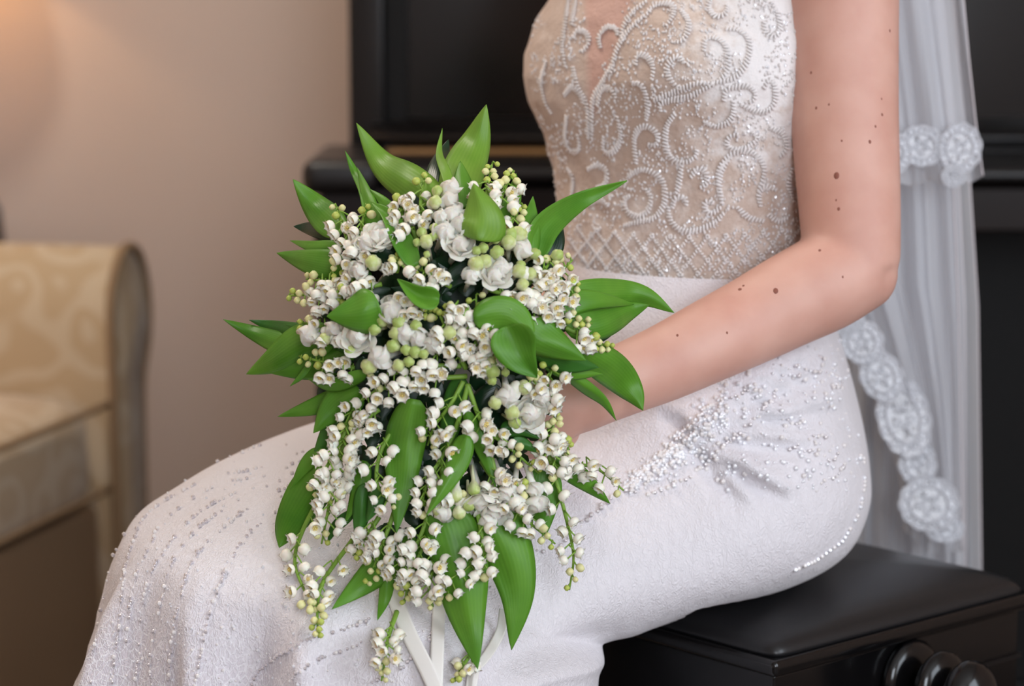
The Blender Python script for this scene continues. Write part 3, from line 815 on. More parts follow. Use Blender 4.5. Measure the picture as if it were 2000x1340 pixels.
SCR = [
 [(1375, 99), (1378, 78), (1399, 75), (1417, 90), (1423, 120), (1417, 144), (1405, 156)],
 [(1420, 57), (1444, 60), (1462, 78), (1463, 105), (1453, 132), (1432, 153), (1390, 163)],
 [(1336, 123), (1324, 111), (1309, 120), (1303, 138), (1312, 159), (1330, 174)],
 [(1279, 195), (1315, 180), (1360, 163), (1390, 163)], [(1291, 215), (1290, 203), (1310, 195), (1345, 188), (1392, 165)],
 [(1432, 198), (1432, 222), (1420, 240), (1396, 246), (1378, 237)],
 [(1414, 195), (1417, 177), (1432, 171), (1459, 168), (1474, 180), (1471, 195), (1459, 201)],
 [(1492, 171), (1501, 156), (1513, 168), (1513, 198), (1498, 216), (1474, 216), (1447, 204)],
 [(1318, 222), (1303, 246), (1300, 279), (1309, 306), (1333, 318), (1357, 306), (1362, 288)],
 [(1243, 318), (1240, 270), (1252, 249), (1270, 249), (1285, 264), (1282, 282), (1267, 282)],
 [(1237, 162), (1252, 165), (1262, 185), (1266, 210), (1262, 238)], [(1243, 126), (1246, 108), (1264, 111), (1276, 132), (1274, 156)],
 [(1267, 21), (1285, 9), (1312, 9), (1315, 30), (1300, 54)], [(1216, 81), (1216, 60), (1234, 27), (1264, 2)], [(1195, 141), (1204, 102), (1228, 60), (1274, 20)],
 [(1111, 0), (1105, 45), (1099, 90), (1105, 129)], [(1126, 0), (1120, 30), (1117, 51)], [(1120, 72), (1129, 60), (1147, 66), (1150, 87), (1138, 102)],
 [(1174, 93), (1171, 72), (1186, 54), (1204, 57), (1207, 72)], [(1120, 132), (1129, 168), (1147, 207), (1150, 270)], [(1195, 129), (1177, 162), (1159, 198), (1157, 270)],
 [(1108, 228), (1105, 270), (1114, 294), (1132, 291), (1129, 258)], [(1207, 228), (1213, 270), (1198, 297), (1180, 294), (1180, 264)],
 [(1104, 185), (1118, 170), (1134, 185), (1140, 205)], [(1168, 205), (1176, 178), (1192, 172), (1206, 195)],
 [(1402, 360), (1405, 330), (1426, 303), (1456, 294), (1483, 309), (1492, 336), (1480, 375)],
 [(1230, 345), (1245, 333), (1266, 333), (1287, 345), (1299, 369), (1296, 402), (1278, 426), (1254, 432), (1218, 441)],
 [(1262, 370), (1272, 387), (1266, 411), (1248, 423), (1227, 414), (1221, 393), (1233, 381)],
 [(1305, 405), (1311, 432), (1332, 450), (1362, 450), (1395, 435), (1416, 414)], [(1392, 396), (1380, 393), (1377, 408), (1388, 417), (1410, 405)],
 [(1410, 396), (1404, 360), (1410, 330), (1428, 306)], [(1485, 402), (1482, 378), (1494, 364), (1518, 372)], [(1314, 405), (1320, 387), (1338, 387), (1341, 405)],
 [(1332, 324), (1326, 360), (1320, 378)], [(1387, 0), (1384, 18), (1399, 33), (1417, 27), (1420, 9)], [(1492, 45), (1495, 63), (1510, 72), (1522, 57), (1519, 30), (1507, 6)],
 [(1440, 262), (1424, 268), (1420, 284), (1436, 292), (1460, 288), (1478, 270), (1470, 258)], [(1505, 250), (1530, 262), (1536, 290), (1520, 310)], [(1068, 120), (1058, 160), (1066, 200), (1080, 225)],
 [(1330, 20), (1345, 45), (1338, 75), (1320, 85)], [(1350, 345), (1362, 330), (1378, 336), (1380, 356), (1366, 368)], [(1500, 420), (1520, 432), (1540, 424)], [(1440, 405), (1462, 425), (1490, 432)],
 [(1150, 330), (1168, 322), (1186, 336), (1182, 360), (1164, 366)], [(1110, 330), (1120, 350), (1118, 380)], [(1150, 400), (1172, 390), (1190, 404)], [(1548, 330), (1540, 360), (1550, 395)]]
for p_ in SCR: scroll(p_)
# diamond lattice at the waist
for k in range(-2, 13):
    x0 = 1128 + 36 * k
    for sgn in (1, -1):
        pts = []
        for i in range(9):
            y = 446 + 103 * i / 8 + 7 * math.sin((x0 - 1128) / 140)
            x = x0 + sgn * (78 * i / 8) + (0 if sgn > 0 else 40)
            if 1104 < x < 1570: pts.append((x, y - 12 * abs((x - 1330) / 220) ** 2 + 8))
        if len(pts) >= 4: scroll(pts, 3.4, .0009, 'lattice_strand', False)
# small sequins and pearls scattered between the scrolls
m = MB(); m2 = MB()
for i in range(5200):
    x, y = random.uniform(1036, 1570), random.uniform(0, 548)
    if noise.noise(Vector((x * .018, y * .018, 3))) < -.12: continue
    if abs(x - 1180 + y * .13) < 40 - y * .2: continue
    h = hit(BV_bod, x, y)
    if not h: continue
    r_ = random.choice((.0006, .0007, .0008, .0010, .0013))
    q_ = h[1].to_track_quat('Z', 'Y').to_matrix()
    (m2 if random.random() < .22 else m).ball(h[0] + h[1] * .0006, r_, 6, 3, sc=(1, random.uniform(1, 1.8), .7), rot=q_)
sub(tag(m.build('seed_beads', M_bead, bodice), kind='stuff'), bodice)
sub(tag(m2.build('sequins', M_sequin, bodice, False), kind='stuff'), bodice)

# ---- skirt strands
STR = [
 [(600, 965), (553, 993), (528, 1008), (499, 1031), (469, 1064), (453, 1098), (432, 1135), (421, 1169), (411, 1198), (402, 1227), (398, 1261), (388, 1303), (381, 1338)],
 [(600, 935), (520, 972), (469, 1006), (432, 1035), (394, 1073), (369, 1114), (356, 1156), (346, 1198), (338, 1248), (331, 1303), (329, 1338)],
 [(605, 925), (561, 951), (486, 968), (428, 1002), (386, 1035), (356, 1068), (331, 1114), (321, 1152), (310, 1198), (298, 1260), (292, 1335)],
 [(600, 905), (532, 947), (469, 960), (390, 1002), (348, 1043), (320, 1080), (295, 1120), (282, 1170), (272, 1250), (266, 1335)],
 [(600, 895), (520, 930), (428, 947), (340, 1002), (310, 1031), (294, 1066), (270, 1114), (256, 1180), (248, 1260)],
 [(600, 880), (494, 918), (423, 930), (365, 956), (315, 985), (281, 1014), (252, 1085), (242, 1140), (237, 1181), (230, 1248), (223, 1294), (219, 1338)],
 [(600, 865), (465, 888), (386, 920), (327, 952), (290, 982), (262, 1016), (226, 1081), (212, 1124), (201, 1183), (191, 1225), (183, 1271), (176, 1335)],
 [(600, 852), (520, 868), (428, 902), (340, 945)],
 [(722, 1209), (682, 1226), (636, 1242), (601, 1250), (560, 1275), (538, 1289), (505, 1312), (490, 1338)],
 [(712, 1252), (674, 1270), (640, 1280), (612, 1292), (590, 1310), (566, 1330)],
 [(806, 1282), (785, 1305), (760, 1316), (730, 1334)], [(842, 1198), (860, 1215), (842, 1240), (838, 1262)], [(950, 1130), (960, 1150)],
 [(1216, 958), (1195, 975), (1170, 995), (1145, 1016), (1120, 1040), (1090, 1070), (1046, 1076)],
 [(1216, 958), (1250, 935), (1290, 900), (1320, 865), (1345, 838), (1380, 800), (1420, 780), (1480, 755)],
 [(1216, 958), (1270, 965), (1330, 940), (1370, 915), (1390, 895), (1440, 850), (1500, 790), (1530, 735)],
 [(1540, 722), (1556, 708), (1570, 716), (1566, 732), (1548, 735)], [(1590, 690), (1606, 700), (1602, 722), (1586, 730)], [(1612, 730), (1636, 738), (1640, 752), (1622, 758)],
 [(1618, 880), (1612, 892), (1622, 902), (1634, 892), (1632, 880)], [(1645, 910), (1630, 930), (1612, 940), (1608, 955)], [(1560, 870), (1580, 882), (1592, 862)], [(1530, 820), (1552, 828), (1570, 822)],
 [(1588, 852), (1610, 858), (1622, 846)], [(1540, 880), (1556, 870), (1572, 884)]]
for si, pts in enumerate(STR):
    m = MB()
    big = si >= 13
    W_ = surf_path(BV_skirt, pts, .0030 if not big else .0034, 20 * len(pts))
    for i, (p, n_) in enumerate(W_):
        if si < 8 and random.random() < (.05 if si in (0, 1, 5) else .30) + .40 * sstep(60, 0, i): continue
        if random.random() < .15: continue
        r_ = random.choice((.0011, .0014, .0018)) * (1.25 if si in (13, 14, 15) else 1.0)
        off = Vector((random.uniform(-1, 1), random.uniform(-1, 1), random.uniform(-1, 1))) * (.0008 if not big else .0014)
        m.ball(p + n_ * r_ * .6 + off, r_, 6, 4, m=random.choice((0, 1, 1)), sc=(1, 1, 1))
    if m.v: sub(tag(m.build('bead_strand', [M_bead, M_chain if si < 13 else M_silver], skirt, False), kind='stuff'), skirt)
# crystals spread over the hip and the dots along the seat
m = MB()
for i in range(900):
    u, v = random.random(), random.random()
    if i < 520:
        a = random.uniform(0, 1); x = lerp(1220, 1420, a); y = lerp(955, 800, a) + random.gauss(0, 1) * (6 + 34 * a) + 14 * a
    else:
        x, y = random.uniform(1400, 1680), random.uniform(660, 960)
        if random.random() < .25: continue
    h = hit(BV_skirt, x, y)
    hb = hit(BV_body, x, y)
    if not h or (hb and hb[2] < h[2]): continue
    r_ = random.choice((.0010, .0013, .0017, .0022))
    m.ball(h[0] + h[1] * r_ * .5, r_, 6, 4, m=random.choice((0, 1, 1)))
for i in range(34):
    t = i / 33
    S = [(1692, 900), (1694, 950), (1684, 1005), (1652, 1060), (1600, 1098), (1560, 1116)]
    k = t * 5; j = min(int(k), 4); x = lerp(S[j][0], S[j + 1][0], k - j) - 7; y = lerp(S[j][1], S[j + 1][1], k - j) - 4
    h = hit(BV_skirt, x, y)
    if h and random.random() < .8: m.ball(h[0] + h[1] * .001, .0019, 6, 4, m=random.choice((0, 1)))
for i in range(420):                                   # loose single crystals on the lap and lower skirt
    x, y = random.uniform(215, 860), random.uniform(880, 1338)
    if random.random() < .62 and y < 1180: continue
    h = hit(BV_skirt, x, y)
    if h: m.ball(h[0] + h[1] * .0006, random.choice((.0007, .0009, .0012)), 6, 4, m=random.choice((0, 1)))
sub(tag(m.build('crystals', [M_bead, M_sequin], skirt, False), kind='stuff'), skirt)
# raised bead scrolls on the hip
m = MB()

# ================================================================== veil
veil = link('veil', bpy.data.meshes.new('veil'), bride)
def sheet(name, left, right, dep, y0, y1, freq, amp, ph, m_, parent, bot=None, nx=150, ny=90, taper=1.0):
    verts = []; faces = []
    for i in range(ny + 1):
        v = i / ny
        for j in range(nx + 1):
            u = j / nx
            yb = y1 + (bot(u) if bot else 0)
            y = lerp(y0, yb, v)
            x = lerp(tab(left, y), tab(right, y), u)
            gather = .55 + .45 * v
            uu = u + .03 * math.sin(3 * v + ph)
            d = tab(dep, y) + amp * gather * (math.sin(uu * freq + ph) + .45 * math.sin(uu * freq * 2.3 + 1.7 * ph) + .2 * math.sin(uu * freq * 4.1 + v * 2))
            verts.append(P(x, y, d) )
    for i in range(ny):
        for j in range(nx):
            a = i * (nx + 1) + j
            faces.append((a, a + 1, a + nx + 2, a + nx + 1))
    o = make(name, verts, faces, m_)
    m_e = MB(); m_e.tube([verts[i * (nx + 1) + nx] for i in range(ny + 1)], .0007, 6)
    return o, verts, m_e
dA = [(-400, 2.17), (0, 2.26), (600, 2.34), (1000, 2.42), (1600, 2.46)]
dB = [(-400, 2.14), (0, 2.19), (400, 2.22)]
dC = [(-400, 2.155), (0, 2.225), (600, 2.29), (1100, 2.36), (1300, 2.38)]
oA, vA, eA = sheet('l', [(-400, 1480), (0, 1600), (600, 1640), (1400, 1630)], [(-400, 1800), (0, 1862), (350, 1894), (600, 1910), (1100, 1916), (1500, 1916)], dA, -300, 1420, 19, .012, .4, M_veil, None)
oB, vB, eB = sheet('l', [(-400, 1500), (0, 1640), (400, 1680)], [(-400, 1800), (0, 1882), (120, 1893), (240, 1906), (345, 1920)], dB, -300, 352, 15, .009, 1.3, M_veil, None,
                   bot=lambda u: 10 * abs(math.sin(u * 11)) - 18 * max(0, (u - .9)) * 10)
oD, vD, eD = sheet('l', [(-400, 1470), (0, 1590), (600, 1630), (1400, 1620)], [(-400, 1780), (0, 1842), (350, 1872), (600, 1884), (1100, 1886), (1500, 1886)], [(a, b - .018) for a, b in dA], -300, 1420, 23, .010, 3.1, M_veil, None)
def edgeC(y):  # left/lower edge of the lace-bordered layer
    return tab([(-400, 1500), (0, 1600), (560, 1600), (640, 1640), (760, 1715), (860, 1760), (940, 1765), (1000, 1768), (1050, 1800), (1300, 1800)], y)
oC, vC, eC = sheet('l', [(-400, 1500), (0, 1600), (560, 1600), (640, 1640), (700, 1668), (760, 1700), (860, 1735), (940, 1757), (1040, 1765)],
                   [(-400, 1780), (0, 1832), (350, 1862), (600, 1872), (1000, 1880), (1100, 1880)], dC, -300, 1040, 21, .010, 2.2, M_veil, None, bot=lambda u: 45 * sstep(0, .5, u) * (1 - .2 * u))
me = bpy.data.meshes.new('veil'); bmv = bmesh.new()
for o in (oA, oB, oC, oD): bmv.from_mesh(o.data)
bmv.to_mesh(me); bmv.free()
for o in (oA, oB, oC, oD): bpy.data.objects.remove(o)
me.materials.append(M_veil); me.polygons.foreach_set('use_smooth', [True] * len(me.polygons)); me.update()
veil.data = me; veil['label'] = 'sheer white tulle veil with lace edges hanging down her back'
BV_C = BVHTree.FromPolygons(vC, [(i * 151 + j, i * 151 + j + 1, (i + 1) * 151 + j + 1, (i + 1) * 151 + j) for i in range(90) for j in range(150)])
BV_B = BVHTree.FromPolygons(vB, [(i * 151 + j, i * 151 + j + 1, (i + 1) * 151 + j + 1, (i + 1) * 151 + j) for i in range(90) for j in range(150)])
M_cord = mat('veil_cord', srgb(232, 222, 224), .6)
for e in (eA, eB, eC, eD): sub(e.build('veil_edge', M_cord, veil), veil)
# lace: net cloth with holes, scalloped, plus corded rings and flower motifs
M_lacenet = bpy.data.materials.new('lace_net'); M_lacenet.use_nodes = True
nt = M_lacenet.node_tree
tc = N(M_lacenet, 'ShaderNodeTexCoord'); vo = N(M_lacenet, 'ShaderNodeTexVoronoi', feature='DISTANCE_TO_EDGE'); vo.inputs['Scale'].default_value = 190
L(M_lacenet, tc.outputs['Object'], vo.inputs['Vector'])
nn = noise_tex(M_lacenet, 60, 2)
al = math_n(M_lacenet, 'MAXIMUM', ramp(M_lacenet, vo.outputs['Distance'], [(.10, (.95, .95, .95, 1)), (.22, (.40, .40, .40, 1))]).outputs[0], ramp(M_lacenet, nn.outputs[0], [(.5, (0, 0, 0, 1)), (.58, (.85, .85, .85, 1))]).outputs[0])
bsdf(M_lacenet).inputs['Base Color'].default_value = srgb(240, 240, 243); bsdf(M_lacenet).inputs['Roughness'].default_value = .8
L(M_lacenet, al, bsdf(M_lacenet).inputs['Alpha'])
def lace_patch(bvh, cx, cy, rx, ry, ang_, lobes, dz=.004, holes=True):
    """scalloped lace motif lying on a veil layer, with corded outlines"""
    m = MB(); cord = MB()
    ca_, sa_ = math.cos(ang_), math.sin(ang_)
    def W_(u, v, lift=dz):
        x, y = cx + ca_ * u - sa_ * v, cy + sa_ * u + ca_ * v
        return P(x, y, W_.d - lift - .016)
    W_.d = (hit(bvh, cx, cy) or (0, 0, 2.2))[2]
    n = 72
    ring = lambda k: [(k * rx * (1 + .07 * abs(math.sin(lobes * t / 2))) * math.cos(t), k * ry * (1 + .07 * abs(math.sin(lobes * t / 2))) * math.sin(t)) for t in (2 * math.pi * i / n for i in range(n))]
    rings = [[W_(u, v) for u, v in ring(k)] for k in (.05, .35, .65, .85, 1.0)]
    m.loft(rings, True, False)
    o = sub(m.build('lace_motif', M_lacenet, veil), veil)
    def c_(pts, r_=.0011):
        cord.tube([W_(u, v, dz + .001) for u, v in pts], r_, 5)
    c_(ring(.97) + [ring(.97)[0]], .0010)
    c_([(u * .62, v * .62) for u, v in ring(1)] + [(ring(1)[0][0] * .62, ring(1)[0][1] * .62)], .0014)
    for i in range(lobes):
        t = 2 * math.pi * (i + .5) / lobes
        ux, vy = .80 * rx * math.cos(t), .80 * ry * math.sin(t); rr = .115 * min(rx, ry) + 2
        c_([(ux + rr * math.cos(q), vy + rr * math.sin(q)) for q in (2 * math.pi * k / 12 for k in range(13))], .0011)
    for i in range(5):
        t = 2 * math.pi * i / 5 + .3
        c_([(.12 * rx * math.cos(t), .12 * ry * math.sin(t)), (.3 * rx * math.cos(t + .35), .3 * ry * math.sin(t + .35)), (.5 * rx * math.cos(t), .5 * ry * math.sin(t)), (.3 * rx * math.cos(t - .35), .3 * ry * math.sin(t - .35)), (.12 * rx * math.cos(t), .12 * ry * math.sin(t))], .0010)
    sub(cord.build('lace_cord', M_lace, o), veil)
for a in ((BV_B, 1876, 290, 40, 48, .15, 10), (BV_B, 1862, 345, 22, 20, 0, 7), (BV_B, 1800, 285, 44, 38, .1, 10), (BV_B, 1740, 300, 40, 40, 0, 9)): lace_patch(*a)
for a in ((BV_C, 1765, 815, 50, 78, -.25, 12), (BV_C, 1722, 735, 40, 50, -.5, 10), (BV_C, 1684, 668, 40, 42, -.6, 9), (BV_C, 1815, 985, 58, 52, .2, 12), (BV_C, 1792, 905, 36, 42, -.2, 9), (BV_C, 1842, 1030, 40, 28, .2, 8), (BV_C, 1650, 620, 34, 38, -.5, 8)): lace_patch(*a)

# ================================================================== the bouquet
def surf_d(px, py):
    d = 9.0
    for b in (BV_skirt, BV_bod, BV_body):
        h = hit(b, px, py)
        if h: d = min(d, h[2])
    return d
def BD(px, py, clear=.016):
    """depth of the bouquet's front surface: a dome above, lying on the lap below"""
    r2 = ((px - 880) / 345) ** 2 + ((py - 640) / 345) ** 2
    d = 1.812 - .088 * math.sqrt(max(0.0, 1 - r2))
    if py > 640:
        r3 = ((px - 860) / 360) ** 2 + ((py - 800) / 620) ** 2
        d = min(d, 1.812 - .070 * math.sqrt(max(0.0, 1 - r3)))
    return min(d, surf_d(px, py) - clear)
bq = tag(empty('bouquet', P(900, 800, 1.84)), 'cascading bouquet of white lily of the valley with green leaves in her lap', 'bouquet')

# ---- handle, holder and ribbons
mb = MB()
hp = [HA + (HB - HA) * t for t in (0, .3, .7, 1.0, 1.08)]
mb.tube(hp, [.030, .016, .0135, .013, .006], 20)
mb.build('handle', M_satin, bq)
mb = MB(); mb.ball(P(885, 690, 1.825), .062, 24, 14, sc=(1.15, .30, 1.45)); mb.build('holder', M_ruscus, bq)

def ribbon(pts, w, name='ribbon', tw=0.0):
    S = cat(pts, 40); v = []; f = []
    for i, (x, y, d) in enumerate(S):
        x2, y2, d2 = S[min(i + 1, 39)]; x0, y0, d0 = S[max(i - 1, 0)]
        dx, dy = x2 - x0, y2 - y0; l = math.hypot(dx, dy) or 1
        nx, ny = -dy / l, dx / l
        for k in range(7):
            u = (k - 3) / 3
            a = tw * i / 39
            v.append(P(x + nx * u * w * math.cos(a), y + ny * u * w * math.cos(a), d + .0002 * u * u + u * w * math.sin(a) * d / FPX))
    for i in range(39):
        for k in range(6): f.append((i * 7 + k, i * 7 + k + 1, (i + 1) * 7 + k + 1, (i + 1) * 7 + k))
    o = make(name, v, f, M_satin, bq)
    o.modifiers.new('t', 'SOLIDIFY').thickness = .0004
    return o
def rb(pts): return [(x, y, min(1.79, surf_d(x, y) - .008)) for x, y in pts]
ribbon(rb([(748, 1105), (768, 1160), (800, 1240), (835, 1310), (862, 1375), (880, 1440)]), 15.5)
ribbon(rb([(864, 1120), (858, 1180), (855, 1250), (853, 1310), (850, 1400)]), 13)
ribbon(rb([(985, 1190), (978, 1232), (958, 1270), (938, 1296), (920, 1312), (914, 1380)]), 10, tw=.9)
ribbon(rb([(930, 1290), (922, 1330), (912, 1400)]), 11)

# ---- leaves
def leaf(path, hw, mt, ob=.012, ot=.0, fold=.35, roll=0.0, name='leaf', tipk=.62, curl=0.0, parent=None):
    NU, NX = 22, 8
    S = cat(path, NU + 1); v = []; f = []; uv = []
    DD = [BD(x, y) + lerp(ob, ot, i / NU) for i, (x, y) in enumerate(S)]
    for _ in range(8): DD = [DD[0]] + [(DD[i - 1] + DD[i] + DD[i + 1]) / 3 for i in range(1, NU)] + [lerp(DD[NU], 2 * DD[NU - 1] - DD[NU - 2], .7)]
    for i, (x, y) in enumerate(S):
        t = i / NU
        x2, y2 = S[min(i + 1, NU)]; x0, y0 = S[max(i - 1, 0)]
        l = math.hypot(x2 - x0, y2 - y0) or 1
        nx, ny = -(y2 - y0) / l, (x2 - x0) / l
        w = hw * max(.012, (math.sin(math.pi * clamp(t ** tipk * .93 + .07)) ** .85)) if t < 1 else hw * .01
        if t < .12: w = max(w, hw * .28)
        d = DD[i]
        rl = roll + curl * (t - .5)
        for k in range(NX + 1):
            u = (k / NX) * 2 - 1
            ww = w * u
            dd = d + (ww * math.sin(rl) + fold * w * (abs(u) ** 1.3) + .10 * w * math.sin(u * 3 + t * 7 + hw)) * d / FPX
            v.append(P(x + nx * ww * math.cos(rl), y + ny * ww * math.cos(rl), dd))
            uv.append((k / NX, t))
    for i in range(NU):
        for k in range(NX): f.append((i * (NX + 1) + k, i * (NX + 1) + k + 1, (i + 1) * (NX + 1) + k + 1, (i + 1) * (NX + 1) + k))
    o = make(name, v, f, mt, parent or bq)
    ul = o.data.uv_layers.new(name='UVMap')
    for lp in o.data.loops: ul.data[lp.index].uv = uv[lp.vertex_index]
    o.modifiers.new('t', 'SOLIDIFY').thickness = .0005
    return o
G, Lt, Dp, Ru = M_leaf, M_leaf2, M_leaf3, M_ruscus
BK, FR = .016, -.016
LV = [  # path base -> tip, half width, material, base offset, tip offset, fold, roll
 ([(865, 405), (800, 358), (745, 318), (696, 240)], 33, Lt, BK, .01, .5, .25), ([(885, 415), (905, 335), (932, 270), (950, 204)], 36, Lt, BK, .012, .45, -.2),
 ([(888, 400), (872, 340), (858, 300), (864, 250)], 10, Lt, .010, .004, .3, .5), ([(905, 405), (903, 365), (899, 314)], 22, G, .012, .01, .4, 0),
 ([(850, 395), (858, 330), (876, 272)], 22, Ru, .026, .024, .3, 0), ([(668, 455), (620, 408), (572, 350)], 27, G, BK, .01, .45, .2),
 ([(722, 440), (712, 375), (690, 330), (674, 294)], 10, G, .010, .0, .3, .4), ([(735, 470), (722, 400), (698, 327)], 15, G, .010, .0, .35, -.3),
 ([(780, 430), (750, 395), (722, 369)], 10, G, .012, .004, .3, 0), ([(812, 520), (786, 470), (758, 420), (724, 394)], 19, G, -.004, -.008, -.5, .45),
 ([(668, 455), (620, 448), (573, 442)], 17, Ru, .024, .02, .3, 0), ([(672, 482), (615, 482), (566, 470)], 12, G, BK, .01, .35, .3), ([(676, 522), (610, 512), (540, 494)], 25, G, .012, .006, .45, .1),
 ([(934, 470), (942, 425), (925, 358)], 40, Lt, FR - .006, FR - .016, .75, 0), ([(985, 430), (1003, 385), (1008, 338)], 15, G, .010, .006, .4, 0), ([(1034, 500), (1036, 440), (1041, 383)], 18, G, .006, .0, .35, .25),
 ([(1044, 505), (1066, 445), (1130, 395), (1225, 353)], 26, G, .008, .004, -.55, .45), ([(1050, 500), (1078, 470), (1085, 400)], 25, Ru, .030, .03, .3, 0),
 ([(858, 584), (820, 578), (776, 545)], 19, G, FR, FR, -.9, .2), ([(742, 600), (700, 612), (638, 618)], 38, G, FR - .002, FR - .012, .5, -.1),
 ([(622, 690), (560, 675), (500, 652), (436, 624)], 21, G, .018, .008, .45, .3), ([(622, 660), (560, 645), (486, 625)], 17, Dp, .020, .012, .45, -.2), ([(640, 655), (595, 645), (556, 634)], 8, Dp, .02, .014, .3, 0),
 ([(650, 655), (590, 672), (535, 705), (481, 731)], 33, G, .010, -.002, .55, .1), ([(690, 690), (610, 718), (524, 728)], 24, G, .018, .010, .4, -.2), ([(610, 705), (588, 735), (566, 755)], 6, G, .008, .002, .3, .3),
 ([(715, 730), (650, 752), (601, 740)], 15, G, -.004, -.006, .5, -.5), ([(690, 765), (620, 792), (542, 814)], 18, G, .014, .006, .5, .2), ([(705, 765), (655, 795), (612, 846)], 29, G, .004, -.004, .5, 0),
 ([(680, 770), (640, 765), (622, 790)], 20, Ru, .028, .024, .3, 0), ([(1095, 580), (1180, 575), (1255, 578), (1317, 611)], 27, G, .016, .006, .4, .2), ([(1080, 600), (1150, 586), (1240, 594)], 20, G, .008, .002, .4, -.2),
 ([(1105, 640), (1170, 632), (1225, 608), (1268, 596)], 27, G, .012, .006, .45, .15), ([(1130, 668), (1175, 655), (1212, 637)], 12, Ru, .02, .016, .3, 0),
 ([(925, 622), (985, 614), (1022, 638), (1038, 674)], 31, G, FR, FR - .008, .5, .2), ([(992, 636), (1012, 690), (1049, 738)], 37, G, FR - .002, FR - .010, -.6, .15), ([(1030, 640), (1075, 668), (1145, 704)], 32, G, FR + .004, FR - .004, .5, 0),
 ([(1045, 672), (1105, 705), (1170, 718)], 23, Dp, -.004, -.004, .4, .15), ([(1060, 705), (1115, 728), (1178, 731)], 14, G, .004, .002, .4, .3), ([(1130, 680), (1195, 722), (1235, 765), (1256, 802)], 30, G, .004, -.004, .5, 0),
 ([(1095, 720), (1145, 757), (1180, 785), (1204, 822)], 13, G, .010, .002, .5, .5), ([(635, 915), (598, 970), (562, 1030), (545, 1070)], 35, G, .012, .002, .45, .1), ([(632, 880), (600, 905), (566, 956)], 14, G, .012, .006, .4, .2),
 ([(690, 800), (650, 845), (612, 890)], 24, Dp, .016, .012, .4, 0), ([(810, 780), (790, 870), (784, 950), (774, 1042)], 34, G, -.002, -.010, .35, .1), ([(712, 900), (700, 960), (674, 1022)], 16, G, .006, .002, .4, .3),
 ([(715, 945), (706, 1005), (696, 1068)], 17, Dp, .002, -.002, .45, -.2), ([(742, 950), (732, 985), (716, 1020)], 15, Dp, -.002, -.006, .5, .3), ([(912, 850), (886, 920), (832, 1008)], 20, G, FR + .002, FR - .006, .5, .2),
 ([(908, 800), (935, 860), (952, 905), (970, 955)], 13, G, .000, -.004, .4, .2), ([(978, 838), (1015, 838), (1054, 857)], 14, Dp, -.004, -.008, .5, .1), ([(1000, 862), (1025, 868), (1050, 884)], 11, Dp, -.004, -.004, .4, 0),
 ([(1080, 895), (1140, 938), (1192, 984)], 19, G, .006, -.002, .45, .2), ([(1060, 915), (1060, 980), (1066, 1046)], 32, G, .010, .004, .35, 0), ([(935, 970), (985, 1060), (1010, 1160), (999, 1270)], 44, G, .004, -.012, .35, -.1),
 ([(862, 985), (895, 1090), (912, 1200), (933, 1307)], 48, G, -.002, -.018, .35, .1), ([(815, 1055), (755, 1100), (702, 1145), (648, 1190)], 28, G, .006, -.004, .4, .1), ([(760, 1110), (752, 1165), (737, 1212)], 12, G, .006, .0, .3, 0),
 ([(845, 1050), (820, 1110), (795, 1165)], 16, Dp, .012, .010, .4, 0), ([(900, 735), (880, 830), (862, 900)], 20, Dp, .010, .004, .4, 0), ([(690, 1000), (655, 1030), (640, 1060)], 10, Dp, .014, .010, .3, 0),
 ([(940, 520), (890, 540), (862, 575)], 20, Ru, .012, .010, .3, 0), ([(770, 520), (748, 490), (738, 470)], 20, Ru, .006, .002, .4, 0), ([(640, 640), (690, 670), (720, 690)], 24, Dp, .012, .008, .3, 0), ([(740, 730), (715, 715), (708, 695)], 24, Ru, .002, .0, .3, 0),
 ([(1000, 600), (960, 640), (940, 670)], 26, Ru, .010, .010, .3, 0), ([(840, 720), (800, 715), (760, 735)], 24, Ru, .012, .010, .3, 0), ([(980, 760), (940, 790), (930, 830)], 22, Ru, .012, .012, .3, 0),
 ([(1040, 760), (1020, 800), (1035, 840)], 18, Ru, .014, .012, .3, 0), ([(720, 560), (690, 540), (668, 545)], 22, Dp, .010, .010, .3, 0)]
for path, hw, mt, ob, ot, fo, ro in LV:
    leaf(path, hw * 1.2, mt, ob, ot, fo, ro)

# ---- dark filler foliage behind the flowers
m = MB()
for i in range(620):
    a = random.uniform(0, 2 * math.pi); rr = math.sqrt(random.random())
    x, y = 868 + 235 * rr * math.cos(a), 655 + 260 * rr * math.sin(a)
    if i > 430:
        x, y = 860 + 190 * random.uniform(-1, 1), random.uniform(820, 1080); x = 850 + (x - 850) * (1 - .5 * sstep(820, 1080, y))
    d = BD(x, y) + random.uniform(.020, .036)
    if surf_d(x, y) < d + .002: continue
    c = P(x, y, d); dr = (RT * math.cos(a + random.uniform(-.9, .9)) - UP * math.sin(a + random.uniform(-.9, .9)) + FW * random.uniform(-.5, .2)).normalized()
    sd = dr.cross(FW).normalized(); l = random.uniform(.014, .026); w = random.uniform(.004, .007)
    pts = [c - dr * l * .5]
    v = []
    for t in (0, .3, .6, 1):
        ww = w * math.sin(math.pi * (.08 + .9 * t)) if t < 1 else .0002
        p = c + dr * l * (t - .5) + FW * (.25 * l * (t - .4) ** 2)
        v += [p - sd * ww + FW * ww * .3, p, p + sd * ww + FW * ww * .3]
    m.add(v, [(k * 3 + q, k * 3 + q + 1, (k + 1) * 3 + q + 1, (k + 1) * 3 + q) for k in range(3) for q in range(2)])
o = m.build('foliage', M_ruscus, bq); tag(o, kind='stuff'); o.data.uv_layers.new(name='UVMap')

